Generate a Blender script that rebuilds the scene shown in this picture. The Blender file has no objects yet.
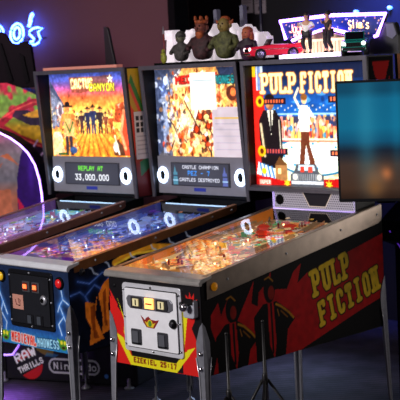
import bpy, bmesh, math, random
import numpy as np
from mathutils import Vector, Matrix
random.seed(7)
RNG = np.random.default_rng(5)
SC = bpy.context.scene
COL = SC.collection
R = math.radians

# ------------------------------------------------------------------ colour / materials
def lin(c):
    c = np.asarray(c, float)
    return np.where(c <= .04045, c/12.92, ((np.maximum(c, 0)+.055)/1.055)**2.4)
def hx(h):
    h = h.lstrip('#')
    return tuple(int(h[i:i+2], 16)/255 for i in (0, 2, 4))
MATS = {}
def mat(name, col, rough=.5, metal=0., emit=None, es=0., noise=0., nscale=30., bump=0., spec=.5, coat=0.):
    """noise-modulated principled material"""
    if name in MATS: return MATS[name]
    m = bpy.data.materials.new(name); m.use_nodes = True
    nt = m.node_tree; b = nt.nodes['Principled BSDF']
    c = tuple(float(v) for v in lin(hx(col) if isinstance(col, str) else col))
    b.inputs['Base Color'].default_value = (*c, 1)
    b.inputs['Roughness'].default_value = rough
    b.inputs['Metallic'].default_value = metal
    b.inputs['Specular IOR Level'].default_value = spec
    b.inputs['Coat Weight'].default_value = coat
    tc = nt.nodes.new('ShaderNodeTexCoord'); nz = nt.nodes.new('ShaderNodeTexNoise')
    nz.inputs['Scale'].default_value = nscale; nz.inputs['Detail'].default_value = 4
    nt.links.new(tc.outputs['Object'], nz.inputs['Vector'])
    if noise > 0:
        rp = nt.nodes.new('ShaderNodeValToRGB')
        rp.color_ramp.elements[0].position = .3; rp.color_ramp.elements[1].position = .7
        rp.color_ramp.elements[0].color = (*[v*(1-noise) for v in c], 1)
        rp.color_ramp.elements[1].color = (*[min(1, v*(1+noise)) for v in c], 1)
        nt.links.new(nz.outputs['Fac'], rp.inputs['Fac']); nt.links.new(rp.outputs['Color'], b.inputs['Base Color'])
    if bump > 0:
        bp = nt.nodes.new('ShaderNodeBump'); bp.inputs['Strength'].default_value = bump
        bp.inputs['Distance'].default_value = .005
        nt.links.new(nz.outputs['Fac'], bp.inputs['Height']); nt.links.new(bp.outputs['Normal'], b.inputs['Normal'])
    if emit is not None:
        e = tuple(float(v) for v in lin(hx(emit) if isinstance(emit, str) else emit))
        b.inputs['Emission Color'].default_value = (*e, 1); b.inputs['Emission Strength'].default_value = es
    MATS[name] = m
    return m
def artmat(name, emis=0., rough=.4, diff=1., spec=.25):
    """material whose colour is the print stored on the mesh"""
    if name in MATS: return MATS[name]
    m = bpy.data.materials.new(name); m.use_nodes = True
    nt = m.node_tree; b = nt.nodes['Principled BSDF']
    a = nt.nodes.new('ShaderNodeVertexColor'); a.layer_name = 'Col'
    mx = nt.nodes.new('ShaderNodeMix'); mx.data_type = 'RGBA'; mx.blend_type = 'MULTIPLY'
    mx.inputs['Factor'].default_value = 1
    mx.inputs['B'].default_value = (diff, diff, diff, 1)
    nt.links.new(a.outputs['Color'], mx.inputs['A']); nt.links.new(mx.outputs['Result'], b.inputs['Base Color'])
    b.inputs['Roughness'].default_value = rough; b.inputs['Specular IOR Level'].default_value = spec
    if emis > 0:
        nt.links.new(a.outputs['Color'], b.inputs['Emission Color']); b.inputs['Emission Strength'].default_value = emis
    MATS[name] = m
    return m
def glassmat():
    m = bpy.data.materials.new('clear_glass'); m.use_nodes = True
    nt = m.node_tree; nt.nodes.clear()
    o = nt.nodes.new('ShaderNodeOutputMaterial'); mx = nt.nodes.new('ShaderNodeMixShader')
    t = nt.nodes.new('ShaderNodeBsdfTransparent'); g = nt.nodes.new('ShaderNodeBsdfGlossy'); f = nt.nodes.new('ShaderNodeFresnel')
    g.inputs['Roughness'].default_value = .02; f.inputs['IOR'].default_value = 1.6
    t.inputs['Color'].default_value = (.97, .98, .98, 1)
    nt.links.new(f.outputs[0], mx.inputs[0]); nt.links.new(t.outputs[0], mx.inputs[1]); nt.links.new(g.outputs[0], mx.inputs[2])
    nt.links.new(mx.outputs[0], o.inputs['Surface'])
    return m
GLASS = glassmat()

black = mat('black_vinyl', '#0b0b0e', .5, noise=.3, spec=.2)
blackm = mat('black_powder_metal', '#17171b', .35, .6, noise=.25, nscale=60)
deepblack = mat('matt_black', '#060608', .75, spec=.1)
chrome = mat('polished_steel', '#c9cad0', .22, 1, noise=.08, nscale=12)
steel = mat('brushed_steel', '#a6a8b0', .38, .6, noise=.12, nscale=40)
white_steel = mat('bright_lockbar_steel', '#eef2fa', .35, .3, noise=.05)
brown_steel = mat('dark_side_armor', '#8a7c70', .32, .75, noise=.15, nscale=14)
orange_steel = mat('bronze_side_armor', '#b0764a', .35, .55, noise=.15, nscale=14)
grey_frame = mat('grey_backbox_trim', '#575560', .45, .3, noise=.1)
rubber = mat('black_rubber', '#101010', .8)

# ------------------------------------------------------------------ mesh builder
class MB:
    def __init__(s): s.v = []; s.f = []; s.mi = []; s.sm = []; s.m = 0
    def add(s, vs, fs, smooth=False):
        b = len(s.v); s.v += [tuple(float(c) for c in v) for v in vs]
        for f in fs: s.f.append(tuple(b+i for i in f)); s.mi.append(s.m); s.sm.append(smooth)
        return s
    def box(s, a, b):
        x0, y0, z0 = a; x1, y1, z1 = b
        return s.add([(x0,y0,z0),(x1,y0,z0),(x1,y1,z0),(x0,y1,z0),(x0,y0,z1),(x1,y0,z1),(x1,y1,z1),(x0,y1,z1)],
                     [(0,3,2,1),(4,5,6,7),(0,1,5,4),(1,2,6,5),(2,3,7,6),(3,0,4,7)])
    def prism(s, poly, axis, a, b):
        """extrude 2d polygon along an axis (0:x poly=(y,z); 1:y poly=(x,z); 2:z poly=(x,y))"""
        n = len(poly)
        def P(p, t): return (t, p[0], p[1]) if axis == 0 else ((p[0], t, p[1]) if axis == 1 else (p[0], p[1], t))
        vs = [P(p, a) for p in poly]+[P(p, b) for p in poly]
        return s.add(vs, [tuple(range(n)), tuple(range(2*n-1, n-1, -1))]+[(i, (i+1) % n, n+(i+1) % n, n+i) for i in range(n)])
    def tube(s, pts, r, seg=8, closed=False):
        pts = [Vector(p) for p in pts]; n = len(pts); rr = r if isinstance(r, (list, tuple)) else [r]*n
        vs = []; up = Vector((0, 0, 1))
        for i, p in enumerate(pts):
            if closed: d = pts[(i+1) % n]-pts[i-1]
            else: d = pts[min(i+1, n-1)]-pts[max(i-1, 0)]
            d.normalize()
            a = d.cross(up if abs(d.z) < .9 else Vector((1, 0, 0))); a.normalize(); b = d.cross(a)
            for k in range(seg):
                t = 2*math.pi*k/seg; vs.append(p+(a*math.cos(t)+b*math.sin(t))*rr[i])
        fs = []
        for i in range(n if closed else n-1):
            j = (i+1) % n
            for k in range(seg): fs.append((i*seg+k, i*seg+(k+1) % seg, j*seg+(k+1) % seg, j*seg+k))
        if not closed: fs += [tuple(range(seg))[::-1], tuple(range((n-1)*seg, n*seg))]
        return s.add(vs, fs, True)
    def lathe(s, prof, c=(0, 0, 0), axis='z', seg=20):
        """prof: (radius, height) pairs"""
        vs = []
        for r, h in prof:
            for k in range(seg):
                t = 2*math.pi*k/seg; a, b = r*math.cos(t), r*math.sin(t)
                v = (a, b, h) if axis == 'z' else ((a, h, b) if axis == 'y' else (h, a, b))
                vs.append((v[0]+c[0], v[1]+c[1], v[2]+c[2]))
        n = len(prof); fs = []
        for i in range(n-1):
            for k in range(seg): fs.append((i*seg+k, i*seg+(k+1) % seg, (i+1)*seg+(k+1) % seg, (i+1)*seg+k))
        fs += [tuple(range(seg))[::-1], tuple(range((n-1)*seg, n*seg))]
        return s.add(vs, fs, len(prof) > 3)
    def ell(s, c, r, seg=14, rings=9):
        prof = []
        vs = []; fs = []
        for i in range(rings+1):
            t = math.pi*i/rings
            for k in range(seg):
                p = 2*math.pi*k/seg
                vs.append((c[0]+r[0]*math.sin(t)*math.cos(p), c[1]+r[1]*math.sin(t)*math.sin(p), c[2]+r[2]*math.cos(t)))
        for i in range(rings):
            for k in range(seg): fs.append((i*seg+k, (i+1)*seg+k, (i+1)*seg+(k+1) % seg, i*seg+(k+1) % seg))
        return s.add(vs, fs, True)
    def build(s, name, mats, parent=None, bevel=0, loc=None):
        me = bpy.data.meshes.new(name); me.from_pydata(s.v, [], s.f)
        for m in (mats if isinstance(mats, (list, tuple)) else [mats]): me.materials.append(m)
        me.polygons.foreach_set('material_index', s.mi); me.polygons.foreach_set('use_smooth', s.sm)
        bm = bmesh.new(); bm.from_mesh(me); bmesh.ops.recalc_face_normals(bm, faces=bm.faces); bm.to_mesh(me); bm.free()
        o = bpy.data.objects.new(name, me); COL.objects.link(o)
        if parent is not None: o.parent = parent
        if loc: o.location = loc
        if bevel > 0:
            md = o.modifiers.new('bevel', 'BEVEL'); md.width = bevel; md.segments = 2; md.limit_method = 'ANGLE'; md.angle_limit = R(40)
        return o
def tag(o, label, cat, group=None, kind=None):
    o['label'] = label; o['category'] = cat
    if group: o['group'] = group
    if kind: o['kind'] = kind
    return o
def empty(name, loc=(0, 0, 0), rz=0):
    o = bpy.data.objects.new(name, None); COL.objects.link(o); o.location = loc; o.rotation_euler = (0, 0, rz)
    o.empty_display_size = .1
    return o
def struct(o): o['kind'] = 'structure'; return o

# ------------------------------------------------------------------ printed artwork: a small painter on a mesh grid
class Art:
    def __init__(s, u0, u1, v0, v1, step, bg):
        s.u0, s.u1, s.v0, s.v1 = u0, u1, v0, v1
        s.nu = int(round((u1-u0)/step))+1; s.nv = int(round((v1-v0)/step))+1
        s.step = (u1-u0)/(s.nu-1)
        s.U, s.V = np.meshgrid(np.linspace(u0, u1, s.nu), np.linspace(v0, v1, s.nv))
        s.A = np.ones((s.nv, s.nu, 3))*np.array(hx(bg) if isinstance(bg, str) else bg)
    def blend(s, w, c, al=1.):
        c = np.array(hx(c) if isinstance(c, str) else c); w = np.clip(w, 0, 1)[..., None]*al
        s.A = s.A*(1-w)+c*w
    def poly(s, pts, c, al=1.):
        x, y = s.U, s.V; ins = np.zeros(x.shape, bool); n = len(pts)
        for i in range(n):
            (x1, y1), (x2, y2) = pts[i], pts[(i+1) % n]
            if y1 == y2: continue
            cr = ((y1 > y) != (y2 > y)) & (x < (x2-x1)*(y-y1)/(y2-y1)+x1); ins ^= cr
        s.blend(ins.astype(float), c, al)
    def rect(s, a, b, c0, d, c, al=1.): s.poly([(a, c0), (b, c0), (b, d), (a, d)], c, al)
    def ell(s, cx, cy, rx, ry, c, al=1., soft=0., rot=0):
        dx, dy = s.U-cx, s.V-cy; cr, sr = math.cos(rot), math.sin(rot)
        d = np.sqrt(((dx*cr+dy*sr)/rx)**2+((-dx*sr+dy*cr)/ry)**2)
        if soft > 0: w = np.exp(-(d**2)*2)
        else: w = np.clip((1-d)*min(rx, ry)/s.step+.5, 0, 1)
        s.blend(w, c, al)
    def line(s, pts, t, c, al=1., glow=0.):
        D = np.full(s.U.shape, 1e9)
        for (x1, y1), (x2, y2) in zip(pts[:-1], pts[1:]):
            dx, dy = x2-x1, y2-y1; L = dx*dx+dy*dy+1e-12
            k = np.clip(((s.U-x1)*dx+(s.V-y1)*dy)/L, 0, 1)
            D = np.minimum(D, np.hypot(s.U-x1-k*dx, s.V-y1-k*dy))
        if glow > 0: s.blend(np.exp(-(D/glow)**2), c, al*.7)
        s.blend((t/2-D)/s.step+.5, c, al)
    def grad(s, stops):
        vs = [a for a, _ in stops]; cs = np.array([hx(c) for _, c in stops])
        for k in range(3): s.A[..., k] = np.interp(s.V, vs, cs[:, k])
    def noise(s, amp, cell):
        n = RNG.normal(0, 1, (max(2, int((s.v1-s.v0)/cell)+2), max(2, int((s.u1-s.u0)/cell)+2)))
        iu = (s.U-s.u0)/cell; iv = (s.V-s.v0)/cell
        a = np.clip(iu.astype(int), 0, n.shape[1]-2); b = np.clip(iv.astype(int), 0, n.shape[0]-2)
        fu, fv = iu-a, iv-b
        z = n[b, a]*(1-fu)*(1-fv)+n[b, a+1]*fu*(1-fv)+n[b+1, a]*(1-fu)*fv+n[b+1, a+1]*fu*fv
        s.A = np.clip(s.A*(1+amp*z[..., None]), 0, 1)
    def text(s, txt, org, w, h, c, t=.16, rot=0., slab=False, outline=None, ot=.0, gap=.3, arch=0., shear=0.):
        """txt set in a w x h box from its lower left corner org; t: stroke as a share of the cap height"""
        n = len(txt); cw = w/(n+(n-1)*gap*.6)
        cr, sr = math.cos(rot), math.sin(rot)
        sc_t = t*h
        strokes = []
        for i, ch in enumerate(txt):
            x0 = i*cw*(1+gap*.6)
            for pl in GLYPH.get(ch, []):
                pts = []
                for gx, gy in pl:
                    X = x0+sc_t/2+(gx/4)*(cw-sc_t); Y = sc_t/2+(gy/6)*(h-sc_t)
                    X += shear*Y; Y += arch*math.sin(math.pi*X/w)
                    pts.append((org[0]+X*cr-Y*sr, org[1]+X*sr+Y*cr))
                strokes.append(pts)
                if slab:
                    for e0, e1 in ((0, 1), (-1, -2)):
                        if len(pl) > 1 and pl[e0][0] == pl[e1][0] and pl[e0][1] in (0, 6):
                            p = pts[e0]; q = cw*.22
                            strokes.append([(p[0]-q*cr, p[1]-q*sr), (p[0]+q*cr, p[1]+q*sr)])
        if outline:
            for st in strokes: s.line(st, sc_t+2*ot, outline)
        for st in strokes: s.line(st, sc_t, c)
    def build(s, name, m, mapf, parent=None, mask=None):
        """mapf(U,V) -> xyz arrays"""
        P = np.stack(mapf(s.U, s.V), -1).reshape(-1, 3)
        idx = np.arange(s.nu*s.nv).reshape(s.nv, s.nu)
        f = np.stack([idx[:-1, :-1], idx[:-1, 1:], idx[1:, 1:], idx[1:, :-1]], -1).reshape(-1, 4)
        if mask is not None:
            k = mask(s.U, s.V).reshape(-1); f = f[k[f].all(1)]
            used = np.unique(f); rm = np.full(len(P), -1); rm[used] = np.arange(len(used)); P = P[used]; f = rm[f]
        else: used = np.arange(len(P))
        me = bpy.data.meshes.new(name); me.from_pydata(P.tolist(), [], f.tolist())
        a = me.color_attributes.new('Col', 'FLOAT_COLOR', 'POINT')
        c = np.ones((len(P), 4)); c[:, :3] = lin(np.clip(s.A, 0, 1)).reshape(-1, 3)[used]
        a.data.foreach_set('color', c.astype(np.float32).ravel())
        me.materials.append(m)
        o = bpy.data.objects.new(name, me); COL.objects.link(o)
        if parent is not None: o.parent = parent
        return o
G = {}
def g(ch, *pls): G[ch] = [list(p) for p in pls]
g('A', [(0,0),(0,4),(1,6),(3,6),(4,4),(4,0)], [(0,2.6),(4,2.6)]); g('B', [(0,0),(0,6),(3,6),(4,5),(4,4),(3,3),(4,2),(4,1),(3,0),(0,0)], [(0,3),(3,3)])
g('C', [(4,4.6),(4,5.2),(3,6),(1,6),(0,5),(0,1),(1,0),(3,0),(4,.8),(4,1.4)]); g('D', [(0,0),(0,6),(3,6),(4,5),(4,1),(3,0),(0,0)])
g('E', [(4,6),(0,6),(0,0),(4,0)], [(0,3),(3,3)]); g('F', [(0,0),(0,6),(4,6),(4,5)], [(0,3),(3,3)])
g('H', [(0,0),(0,6)], [(4,0),(4,6)], [(0,3),(4,3)]); g('I', [(2,0),(2,6)]); g('K', [(0,0),(0,6)], [(4,6),(0,2.6)], [(1.5,3.6),(4,0)])
g('L', [(0,6),(0,0),(4,0),(4,1.2)]); g('M', [(0,0),(0,6),(2,3),(4,6),(4,0)]); g('N', [(0,0),(0,6)], [(0,6),(4,0)], [(4,0),(4,6)])
g('O', [(1,0),(0,1),(0,5),(1,6),(3,6),(4,5),(4,1),(3,0),(1,0)]); g('P', [(0,0),(0,6)], [(0,6),(3,6),(4,5.2),(4,3.6),(3,2.8),(0,2.8)])
g('R', [(0,0),(0,6)], [(0,6),(3,6),(4,5.2),(4,3.8),(3,3),(0,3)], [(2,3),(4,0)]); g('S', [(4,5),(3,6),(1,6),(0,5),(0,4),(1,3),(3,3),(4,2),(4,1),(3,0),(1,0),(0,1)])
g('T', [(2,0),(2,6)], [(0,5),(0,6),(4,6),(4,5)]); g('U', [(0,6),(0,1)], [(0,1),(1,0),(3,0),(4,1)], [(4,1),(4,6)]); g('V', [(0,6),(2,0),(4,6)])
g('W', [(0,6),(1,0),(2,4),(3,0),(4,6)]); g('X', [(0,0),(4,6)], [(0,6),(4,0)]); g('Y', [(0,6),(2,3),(4,6)], [(2,3),(2,0)]); g('Z', [(0,6),(4,6),(0,0),(4,0)])
g('0', [(1,0),(0,1),(0,5),(1,6),(3,6),(4,5),(4,1),(3,0),(1,0)]); g('1', [(1,5),(2,6),(2,0)], [(1,0),(3,0)]); g('2', [(0,5),(1,6),(3,6),(4,5),(4,4),(0,0),(4,0)])
g('3', [(0,6),(4,6),(2,3.6),(4,2.4),(4,1),(3,0),(1,0),(0,1)]); g('5', [(4,6),(0,6),(0,3.4),(3,3.4),(4,2.4),(4,1),(3,0),(0,0)]); g('7', [(0,6),(4,6),(1.6,0)])
g(',', [(2,.6),(1.4,-.8)]); g(':', [(2,1.4),(2,1.5)], [(2,4.2),(2,4.3)]); g('-', [(.6,3),(3.4,3)])
g('n', [(0,0),(0,4)], [(0,3),(1,4),(3,4),(4,3),(4,0)]); g('i', [(2,0),(2,4)], [(2,5.6),(2,5.7)]); g('t', [(1.6,5.6),(1.6,1),(2.4,0),(3.6,0)], [(.4,4),(3.4,4)])
g('e', [(0,2),(4,2),(4,3),(3,4),(1,4),(0,3),(0,1),(1,0),(3.6,0)]); g('d', [(4,6),(4,0)], [(4,1),(3,0),(1,0),(0,1),(0,3),(1,4),(3,4),(4,3)]); g('o', [(1,0),(0,1),(0,3),(1,4),(3,4),(4,3),(4,1),(3,0),(1,0)])
g('l', [(2,6),(2,0)]); g('m', [(0,0),(0,4)], [(0,3.4),(1,4),(2,3.4),(2,0)], [(2,3.4),(3,4),(4,3.4),(4,0)]); g('s', [(4,3.4),(3,4),(1,4),(0,3),(4,1),(3,0),(1,0),(0,.6)]); g("'", [(2,6),(1.6,4.8)])
g('a', [(4,4),(4,0)], [(4,3),(3,4),(1,4),(0,3),(0,1),(1,0),(3,0),(4,1)]); g('c', [(4,3.4),(3,4),(1,4),(0,3),(0,1),(1,0),(3,0),(4,.6)]); g('k', [(0,0),(0,6)], [(4,4),(0,1.6)], [(1.4,2.4),(4,0)]); g('b', [(0,6),(0,0)], [(0,1),(1,0),(3,0),(4,1),(4,3),(3,4),(1,4),(0,3)]); g('J', [(4,6),(4,1),(3,0),(1,0),(0,1)])
GLYPH = G

# ------------------------------------------------------------------ pinball machine
W, L = .56, 1.2828
def ztop(y): return 1.0146+.1352*y
bright_edge = mat('leg_fold_highlight_steel', '#d4d6de', .3, .6)
legsteel = mat('leg_steel', '#8c8e98', .38, .5, noise=.12, nscale=40)
def leg(root, x, y, sx, sy, m):
    """folded steel leg at the cabinet corner (x,y); sx,sy = direction from the corner to the cabinet inside"""
    b = MB()
    prof = [(0, .06), (.018, .06), (.022, .40), (.027, .60), (.040, .68), (.040, .745), (.016, .812), (0, .83)]
    def lean(p, w): return (x-sx*(.68-min(p, .68))*.012*1, )
    for ax in (0, 1):
        pts = []
        for w_, z in prof:
            sp = max(0, .6-z)*.03
            if ax == 0: pts.append((x-sx*(.004+sp)+sx*w_, y-sy*(.005+sp), z))
            else: pts.append((x-sx*(.005+sp), y-sy*(.004+sp)+sy*w_, z))
        n = len(pts); t = .004
        off = (0, sy*t, 0) if ax == 0 else (sx*t, 0, 0)
        vs = pts+[(p[0]+off[0], p[1]+off[1], p[2]+off[2]) for p in pts]
        b.add(vs, [tuple(range(n)), tuple(range(2*n-1, n-1, -1))]+[(i, (i+1) % n, n+(i+1) % n, n+i) for i in range(n)])
        # folded lip
        lip = []
        for w_, z in prof[1:5]:
            sp = max(0, .6-z)*.03
            if ax == 0: lip.append((x-sx*(.004+sp)+sx*w_, y-sy*(.008+sp), z))
            else: lip.append((x-sx*(.008+sp), y-sy*(.004+sp)+sy*w_, z))
        b.m = 1; b.tube(lip, .0030, 6); b.m = 0
    o = b.build('leg', [m, bright_edge], root)
    sp = .6*.03; bx_, by_ = x-sx*(sp-.010), y-sy*(sp-.010)
    f = MB(); f.lathe([(.006, .0), (.006, .09)], (bx_, by_, 0), seg=10)
    f.lathe([(.001, 0), (.026, 0), (.028, .008), (.02, .016), (.01, .022), (.008, .03)], (bx_, by_, 0), seg=16)
    f.build('leveler_foot', steel, o)
    for z in (.70, .635):
        q = MB()
        c = (x+sx*.008, y-sy*.006, z)
        q.lathe([(.0115, 0), (.0115, -sy*.006), (.008, -sy*.012), (.002, -sy*.014)], c, 'y', 10)
        q.build('leg_bolt', chrome, o)
    return o

def cabinet(root, railm, lockm, legm, side_end, top_clip, rh=.09, liner=None):
    zt_ = lambda y: min(ztop(y)-.012, top_clip)
    b = MB(); t = .018
    prof = [(0, .598), (L, .585), (L, zt_(L)), (1.12, zt_(1.12)), (0, zt_(0))]
    b.prism(prof, 0, 0, t); b.prism(prof, 0, W-t, W)
    b.box((t, 0, .598), (W-t, t, ztop(0)-.03)); b.box((t, L-t, .585), (W-t, L, zt_(L)))
    b.box((t, t, .60), (W-t, L-t, .612))
    b.build('cabinet', black, root)
    # side rails
    for s in (0, 1):
        r = MB(); x0, x1 = (-.007, .022) if s == 0 else (W-.022, W+.007)
        xo = -.007 if s == 0 else W+.002
        ye = side_end
        def side(y, d): return ztop(y)-d
        e = .03
        p = [(.03, side(.03, rh+.006)), (ye-e, side(ye-e, rh)), (ye-.008, side(ye, rh*.92)), (ye, side(ye, rh*.7)), (ye, side(ye, .004)), (.03, side(.03, 0))]
        r.prism(p, 0, xo, xo+.005)
        r.prism([(.03, side(.03, .004)), (ye, side(ye, .004)), (ye, side(ye, 0)), (.03, side(.03, 0))], 0, x0, x1)
        o = r.build('side_rail', railm, root, bevel=.0015)
        for yy in (.16, .55, .95, ye-.04):
            if yy > ye-.02: continue
            q = MB(); c = (-.007 if s == 0 else W+.007, yy, side(yy, rh*.5))
            sg = -1 if s == 0 else 1
            q.lathe([(.006, 0), (.005, sg*.003), (.001, sg*.004)], c, 'x', 10); q.build('rail_bolt', steel, o)
    # lock bar
    k = MB()
    pr = [(-.016, ztop(0)-.030), (-.020, ztop(0)-.024), (-.020, ztop(0)-.012), (-.010, ztop(0)-.002), (.0, ztop(0)), (.058, ztop(.058)), (.058, ztop(.058)-.012), (.0, ztop(0)-.02), (-.004, ztop(0)-.030)]
    k.prism(pr, 0, -.012, W+.012)
    k.build('lockbar', lockm, root, bevel=.002)
    for (x, y, sx, sy) in ((0, 0, 1, 1), (W, 0, -1, 1), (0, L, 1, -1), (W, L, -1, -1)): leg(root, x, y, sx, sy, legm)
    # added inner liners; their glow stands in for playfield light on the walls
    for xl in (.0182, W-.0200):
        q = MB(); q.prism([(.03, ztop(.03)-.060), (1.11, ztop(1.11)-.085), (1.11, ztop(1.11)-.006), (.03, ztop(.03)-.006)], 0, xl, xl+.0018); q.build('glow_liner', liner, root)
    # glass
    gl = MB(); y0, y1 = .055, 1.10; d = .004
    gl.add([(.02, y0, ztop(y0)-d), (W-.02, y0, ztop(y0)-d), (W-.02, y1, ztop(y1)-d), (.02, y1, ztop(y1)-d)], [(0, 1, 2, 3)])
    gl.build('playfield_glass', GLASS, root)

def side_buttons(root, m):
    for s in (0, 1):
        b = MB(); c = (-.007 if s == 0 else W+.007, .075, .972); sg = -1 if s == 0 else 1
        b.lathe([(.018, 0), (.018, sg*.004), (.012, sg*.006), (.011, sg*.010), (.001, sg*.011)], c, 'x', 18)
        b.build('flipper_button', m, root)

def stamp_ring(root, name, c, r, m, tube=.012, ny=-1):
    b = MB(); pts = [(c[0]+r*math.cos(t), c[1], c[2]+r*math.sin(t)) for t in np.linspace(0, 2*math.pi, 28, endpoint=False)]
    b.tube(pts, tube, 8, True)
    return b.build(name, m, root)

# ---- playfields
PFD = .030
def playfield(root, art, emis, name, objs):
    m = artmat('print_'+name, emis, .35)  # print emits, standing in for lamp light spread over the board
    pf = art.build('playfield', m, lambda U, V: (U, V, ztop(V)-PFD-.03*np.clip(V/1.1, 0, 1)), root)
    return pf
def pz(y): return ztop(y)-PFD-.03*min(max(y/1.1, 0), 1)
def pf_art(bg, pal, n, seed, stops):
    rs = random.Random(seed)
    a = Art(.019, W-.019, .02, 1.10, .0036, bg)
    a.grad(stops)
    for i in range(n):
        x, y = rs.uniform(.02, W-.02), rs.uniform(.03, 1.09); c = rs.choice(pal[min(len(pal)-1, int(y/1.1*len(pal)))])
        k = rs.random()
        if k < .35: a.ell(x, y, rs.uniform(.006, .022), rs.uniform(.008, .030), c, rs.uniform(.5, 1), rot=rs.uniform(0, 3))
        elif k < .75:
            r = rs.uniform(.008, .036); t0 = rs.uniform(0, 6); nn = rs.choice((3, 4, 5))
            a.poly([(x+r*rs.uniform(.5, 1)*math.cos(t0+6.283*j/nn), y+r*rs.uniform(.5, 1.3)*math.sin(t0+6.283*j/nn)) for j in range(nn)], c, rs.uniform(.6, 1))
        else:
            t0 = rs.uniform(0, 6); r = rs.uniform(.02, .07)
            a.line([(x, y), (x+r*math.cos(t0), y+r*math.sin(t0))], rs.uniform(.004, .009), c)
    # arrow and disc inserts
    for j in range(9):
        y = .30+.06*j; x = .27+.14*math.sin(j*1.9)
        a.ell(x, y, .012, .016, '#fff4c8'); a.ell(x, y, .008, .011, rs.choice(pal[0]))
    a.noise(.22, .009)
    return a
def pf_toys(pf, seed, plas, ringc, rampm, bulbm, n_post=34, n_pl=14):
    """everything screwed onto a playfield; sub-parts of the playfield"""
    rs = random.Random(seed)
    wm = mat('playfield_white_plastic', '#e8e2d4', .4)
    # flippers
    for s in (-1, 1):
        b = MB(); x, y = .265+s*.085, .17
        ex, ey = x-s*.062, y-.035
        b.tube([(x, y, pz(y)+.018), (ex, ey, pz(ey)+.018)], [.012, .007], 10)
        b.lathe([(.012, -.01), (.012, .012), (.008, .014)], (x, y, pz(y)+.018)); b.build('flipper', wm, pf)
        # slingshot plastic
        b = MB(); sx_ = .265+s*.15
        poly = [(sx_, .23), (sx_-s*.055, .23), (sx_, .36)]
        b.prism(poly, 2, 0, .003)
        for i, v in enumerate(b.v): b.v[i] = (v[0], v[1], v[2]+pz(v[1])+.026)
        b.build('slingshot', plas[0], pf)
    # pop bumpers
    for (x, y) in ((.17, .86), (.30, .90), (.24, .77)):
        z = pz(y); b = MB(); b.lathe([(.022, 0), (.022, .022), (.032, .024), (.033, .028), (.020, .036), (.004, .040)], (x, y, z), seg=20)
        b.build('pop_bumper', plas[1], pf)
        r = MB(); r.tube([(x+.034*math.cos(t), y+.034*math.sin(t), z+.012) for t in np.linspace(0, 6.283, 20, endpoint=False)], .0025, 6, True)
        r.build('bumper_ring', ringc, pf)
    # ramps: a U channel rising to the rear then returning
    for (x, y0, y1, w, bend) in ((.42, .42, .98, .045, .05), (.10, .36, .92, .04, -.03)):
        n = 18; b = MB(); vs = []; fs = []
        for i in range(n):
            t = i/(n-1); yy = y0+(y1-y0)*t; xx = x+bend*math.sin(t*3.0); zz = min(pz(yy)+.004+.028*min(1, t*2.2), ztop(yy)-.012-.018)
            for dx, dz in ((-w/2, .016), (-w/2, 0), (w/2, 0), (w/2, .016)): vs.append((xx+dx, yy, zz+dz))
        for i in range(n-1):
            for k in range(3): fs.append((i*4+k, i*4+k+1, (i+1)*4+k+1, (i+1)*4+k))
        b.add(vs, fs, True); o = b.build('ramp', rampm, pf)
    for (pts) in ([(.47, .94), (.50, .70), (.49, .45), (.43, .28)], [(.06, .88), (.045, .62), (.06, .4), (.10, .28)]):
        for s in (-.011, .011):
            b = MB(); P = []
            for i in range(len(pts)-1):
                for t in (0, .33, .66): P.append(((pts[i][0]*(1-t)+pts[i+1][0]*t)+s, pts[i][1]*(1-t)+pts[i+1][1]*t))
            b.tube([(x, y, min(pz(y)+.034, ztop(y)-.012)) for x, y in P], .0018, 5); b.build('wire_rail', chrome, pf)
    for i in range(n_pl):
        x, y = rs.uniform(.05, .51), rs.uniform(.36, 1.05); r = rs.uniform(.012, .032); t0 = rs.uniform(0, 6); n = rs.choice((4, 5, 6))
        h = rs.uniform(.012, .030)
        b = MB(); b.prism([(x+r*rs.uniform(.6, 1.1)*math.cos(t0+6.283*j/n), y+r*rs.uniform(.6, 1.1)*math.sin(t0+6.283*j/n)) for j in range(n)], 2, 0, .003)
        for k, v in enumerate(b.v): b.v[k] = (v[0], v[1], v[2]+pz(v[1])+h)
        b.build('plastic_plate', rs.choice(plas), pf)
    for i in range(n_post):
        x, y = rs.uniform(.04, .52), rs.uniform(.22, 1.06); h = rs.uniform(.018, .030)
        b = MB(); b.lathe([(.006, 0), (.004, h*.4), (.006, h*.7), (.003, h), (.001, h+.002)], (x, y, pz(y)), seg=8); b.build('post', rs.choice((wm, ringc, chrome)), pf)
    for i in range(16):
        x, y = rs.uniform(.04, .52), rs.uniform(.10, 1.06)
        b = MB(); b.ell((x, y, pz(y)+.011), (.0045, .0045, .007), 8, 6); b.build('lamp_bulb', bulbm, pf)
    # small standing toys / targets
    for i in range(7):
        x, y = rs.uniform(.07, .49), rs.uniform(.5, 1.0); s = rs.uniform(.014, .024)
        b = MB(); b.box((x-s, y-.003, pz(y)), (x+s, y+.003, pz(y)+.024)); b.build('target', rs.choice(plas), pf)
# apron at the player's end
def apron(pf, m):
    b = MB(); b.prism([(.02, .05), (.54, .05), (.54, .14), (.34, .11), (.28, .085), (.25, .085), (.19, .11), (.02, .14)], 2, 0, .006)
    for k, v in enumerate(b.v): b.v[k] = (v[0], v[1], v[2]+pz(v[1])+.020)
    b.build('apron', m, pf)

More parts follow.
